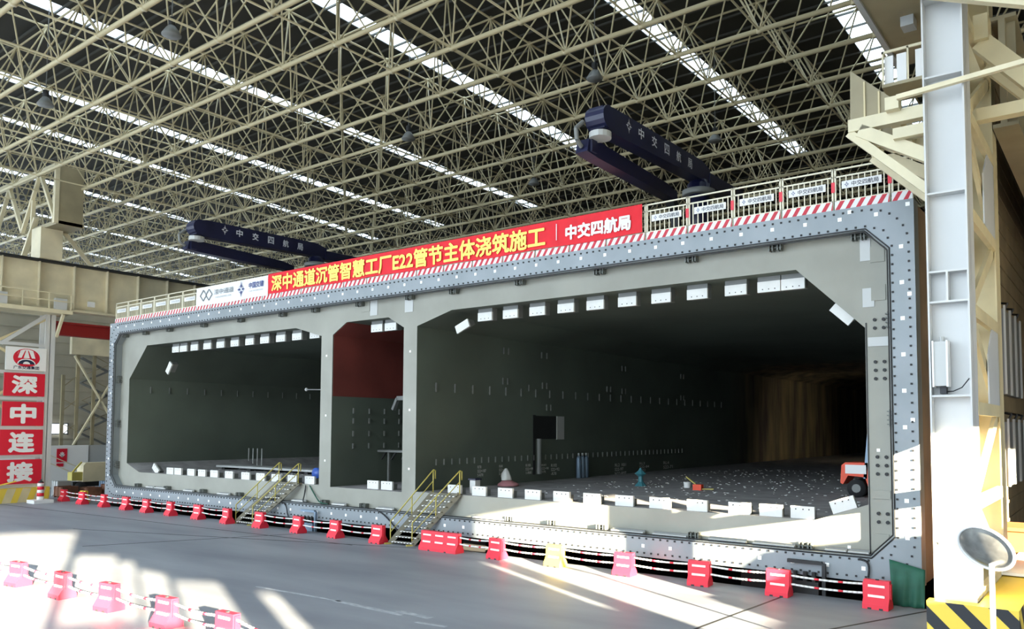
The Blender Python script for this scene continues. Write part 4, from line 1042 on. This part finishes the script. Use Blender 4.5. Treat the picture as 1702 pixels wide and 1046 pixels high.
for k,x in enumerate((-21.0,-20.5,-20.0,-19.5)):
    t = thing('steel_rod', (x,8.5,2.06), 'upright steel rod in the left bore, %s of four from the left' % ORD[k+1], 'rod', 'upright rods in the left bore')
    mb = MB(); mb.tube((x,8.5,2.05),(x,8.5,3.3),.035,6); mb.build('rod', M['lgrey'], t); mb = MB(); mb.lathe((x,8.5,2.05),[(.1,0),(.1,.04)],8); mb.build('foot', M['lgrey'], t)
t = thing('steel_platform', (-14,5.4,2.05), 'low flat steel platform lying on the left bore floor', 'platform')
mb = MB(); mb.box((-19.5,5.2,2.2),(-4.2,6.4,2.32)); mb.build('deck', M['lgrey'], t)
for k in range(6):
    mb = MB(); mb.box((-19+k*2.8,5.3,2.05),(-18.7+k*2.8,6.3,2.2)); mb.build('bearer', M['dark'], t)
t = thing('blue_fan', (-9.0,3.2,2.05), 'small blue round fan on the left bore sill near the stair', 'fan')
mb = MB(); mb.tube((-5.3,2.0,2.42),(-5.3,2.25,2.42),.3,16); mb.build('drum', mat('blue_plastic',(52,88,170),.4), t, True)
mb = MB(); mb.box((-5.55,1.95,2.05),(-5.05,2.3,2.14)); mb.build('foot', M['dark'], t)
t.location = (-5.3,2.1,2.05)
for c in t.children: c.location = wloc(t)*0 + V(-9.0+5.3,3.2-2.1,0)
t = thing('lamp_arm', (-10.3,7.4,7.0), 'thin pale rod lamp sticking out from the left bore wall', 'lamp')
mb = MB(); mb.tube((-13.7,7.65,7.1),(-3.05,7.3,6.75),.03,6); mb.build('rod', M['lgrey'], t)
mb = MB(); mb.lathe((-13.7,7.65,7.0),[(.06,0),(.12,.1),(.06,.2)],10); mb.build('head', M['white'], t)
mb = MB(); mb.tube((20.4,46,2.05),(20.4,46,4.0),.06,8); mb.box((20.2,45.85,4.0),(20.6,46.15,4.3)); wl = mb.build('work_light', M['dark'], tube)
pl_ = bpy.data.lights.new('work_light_bulb','SPOT'); po = bpy.data.objects.new('work_light_bulb', pl_); COL.objects.link(po); po.location = (20.0,46,4.15)
po.rotation_euler = V(-17,2,-2.2).to_track_quat('-Z','Y').to_euler()
pl_.energy = 750; pl_.spot_size = math.radians(75); pl_.spot_blend = .7; pl_.color = (1.0,.84,.58); pl_.shadow_soft_size = .15
# rubble on the bore floors
mb = MB()
for k in range(700):
    if k < 520: x = random.uniform(6.5,20.5); y = random.uniform(2.5,28)
    else: x = random.uniform(-20,-4); y = random.uniform(1.2,9)
    s = random.uniform(.012,.036); mb.box((x-s*1.5,y-s,2.05),(x+s*1.5,y+s,2.05+s*.8))
o = mb.build('floor_rubble', M['lgrey']); tag(o,'scattered pale rubble over the bore floors','rubble',kind='stuff')
# machines and hoses below the frame
for x,lab in ((-3.2,'blue-grey hydraulic jack unit in the pit left of the right-hand stair'),(19.7,'dark jack unit in the pit near the right-hand barriers')):
    t = thing('jack_unit', (x,-.05,-.5), lab, 'jack', 'jack units in the pit')
    mb = MB(); mb.box((x-.6,-.19,-1.3),(x+.6,-.0,.35)); mb.build('body', M['steelblue'] if x < 0 else M['dark'], t)
    for dx in (-.4,-.1,.2,.45):
        m_ = MB(); m_.tube((x+dx,-.1,.35),(x+dx,-.1,.62),.07,8); m_.build('cylinder', M['dark'], t)
    m_ = MB(); m_.box((x+.7,-.19,-1.3),(x+.8,-.09,.9)); m_.box((x+.7,-.19,.85),(x-.3,-.09,.95)); m_.build('frame', M['steelblue'] if x<0 else M['dark'], t)
def hose(pts, lab, m='black', r=.03):
    P = [V(*p) for p in pts]; out = []
    for i in range(len(P)-1):
        a,b = P[i],P[i+1]; p0 = P[i-1] if i else a; p3 = P[i+2] if i+2 < len(P) else b
        for k in range(6):
            f = k/6; out.append(.5*((2*a)+(b-p0)*f+(2*p0-5*a+4*b-p3)*f*f+(3*a-p0-3*b+p3)*f**3))
    out.append(P[-1]); mb = MB(); mb.path(out, r, 6); o = mb.build('hose', M[m], None, True); tag(o, lab, 'hose')
hose([(-3.9,.38,2.0),(-3.95,.36,1.6),(-3.7,.1,1.28),(-3.4,.05,1.25)],'dark hose hanging down below the left end of the middle bore')
hose([(-3.6,.38,2.0),(-3.2,.36,1.6),(-2.6,.2,1.3),(-1.9,.1,1.25)],'green hose slanting down below the middle bore','tarp')
hose([(-6.2,.1,1.24),(-4.9,-.06,1.1),(-4.6,-.08,.6),(-4.4,-.1,.3)],'dark cable looping over the frame right of the left-hand stair')
hose([(1.2,.1,1.24),(2.0,-.06,1.05),(2.7,-.08,.6),(3.0,-.1,.3)],'dark cable running over the frame to the right-hand stair')
hose([(21.4,-.04,1.12),(21.62,-.07,1.05),(21.66,-.08,.8),(21.6,-.1,.4)],'black cable looping over the frame at the lower right corner')
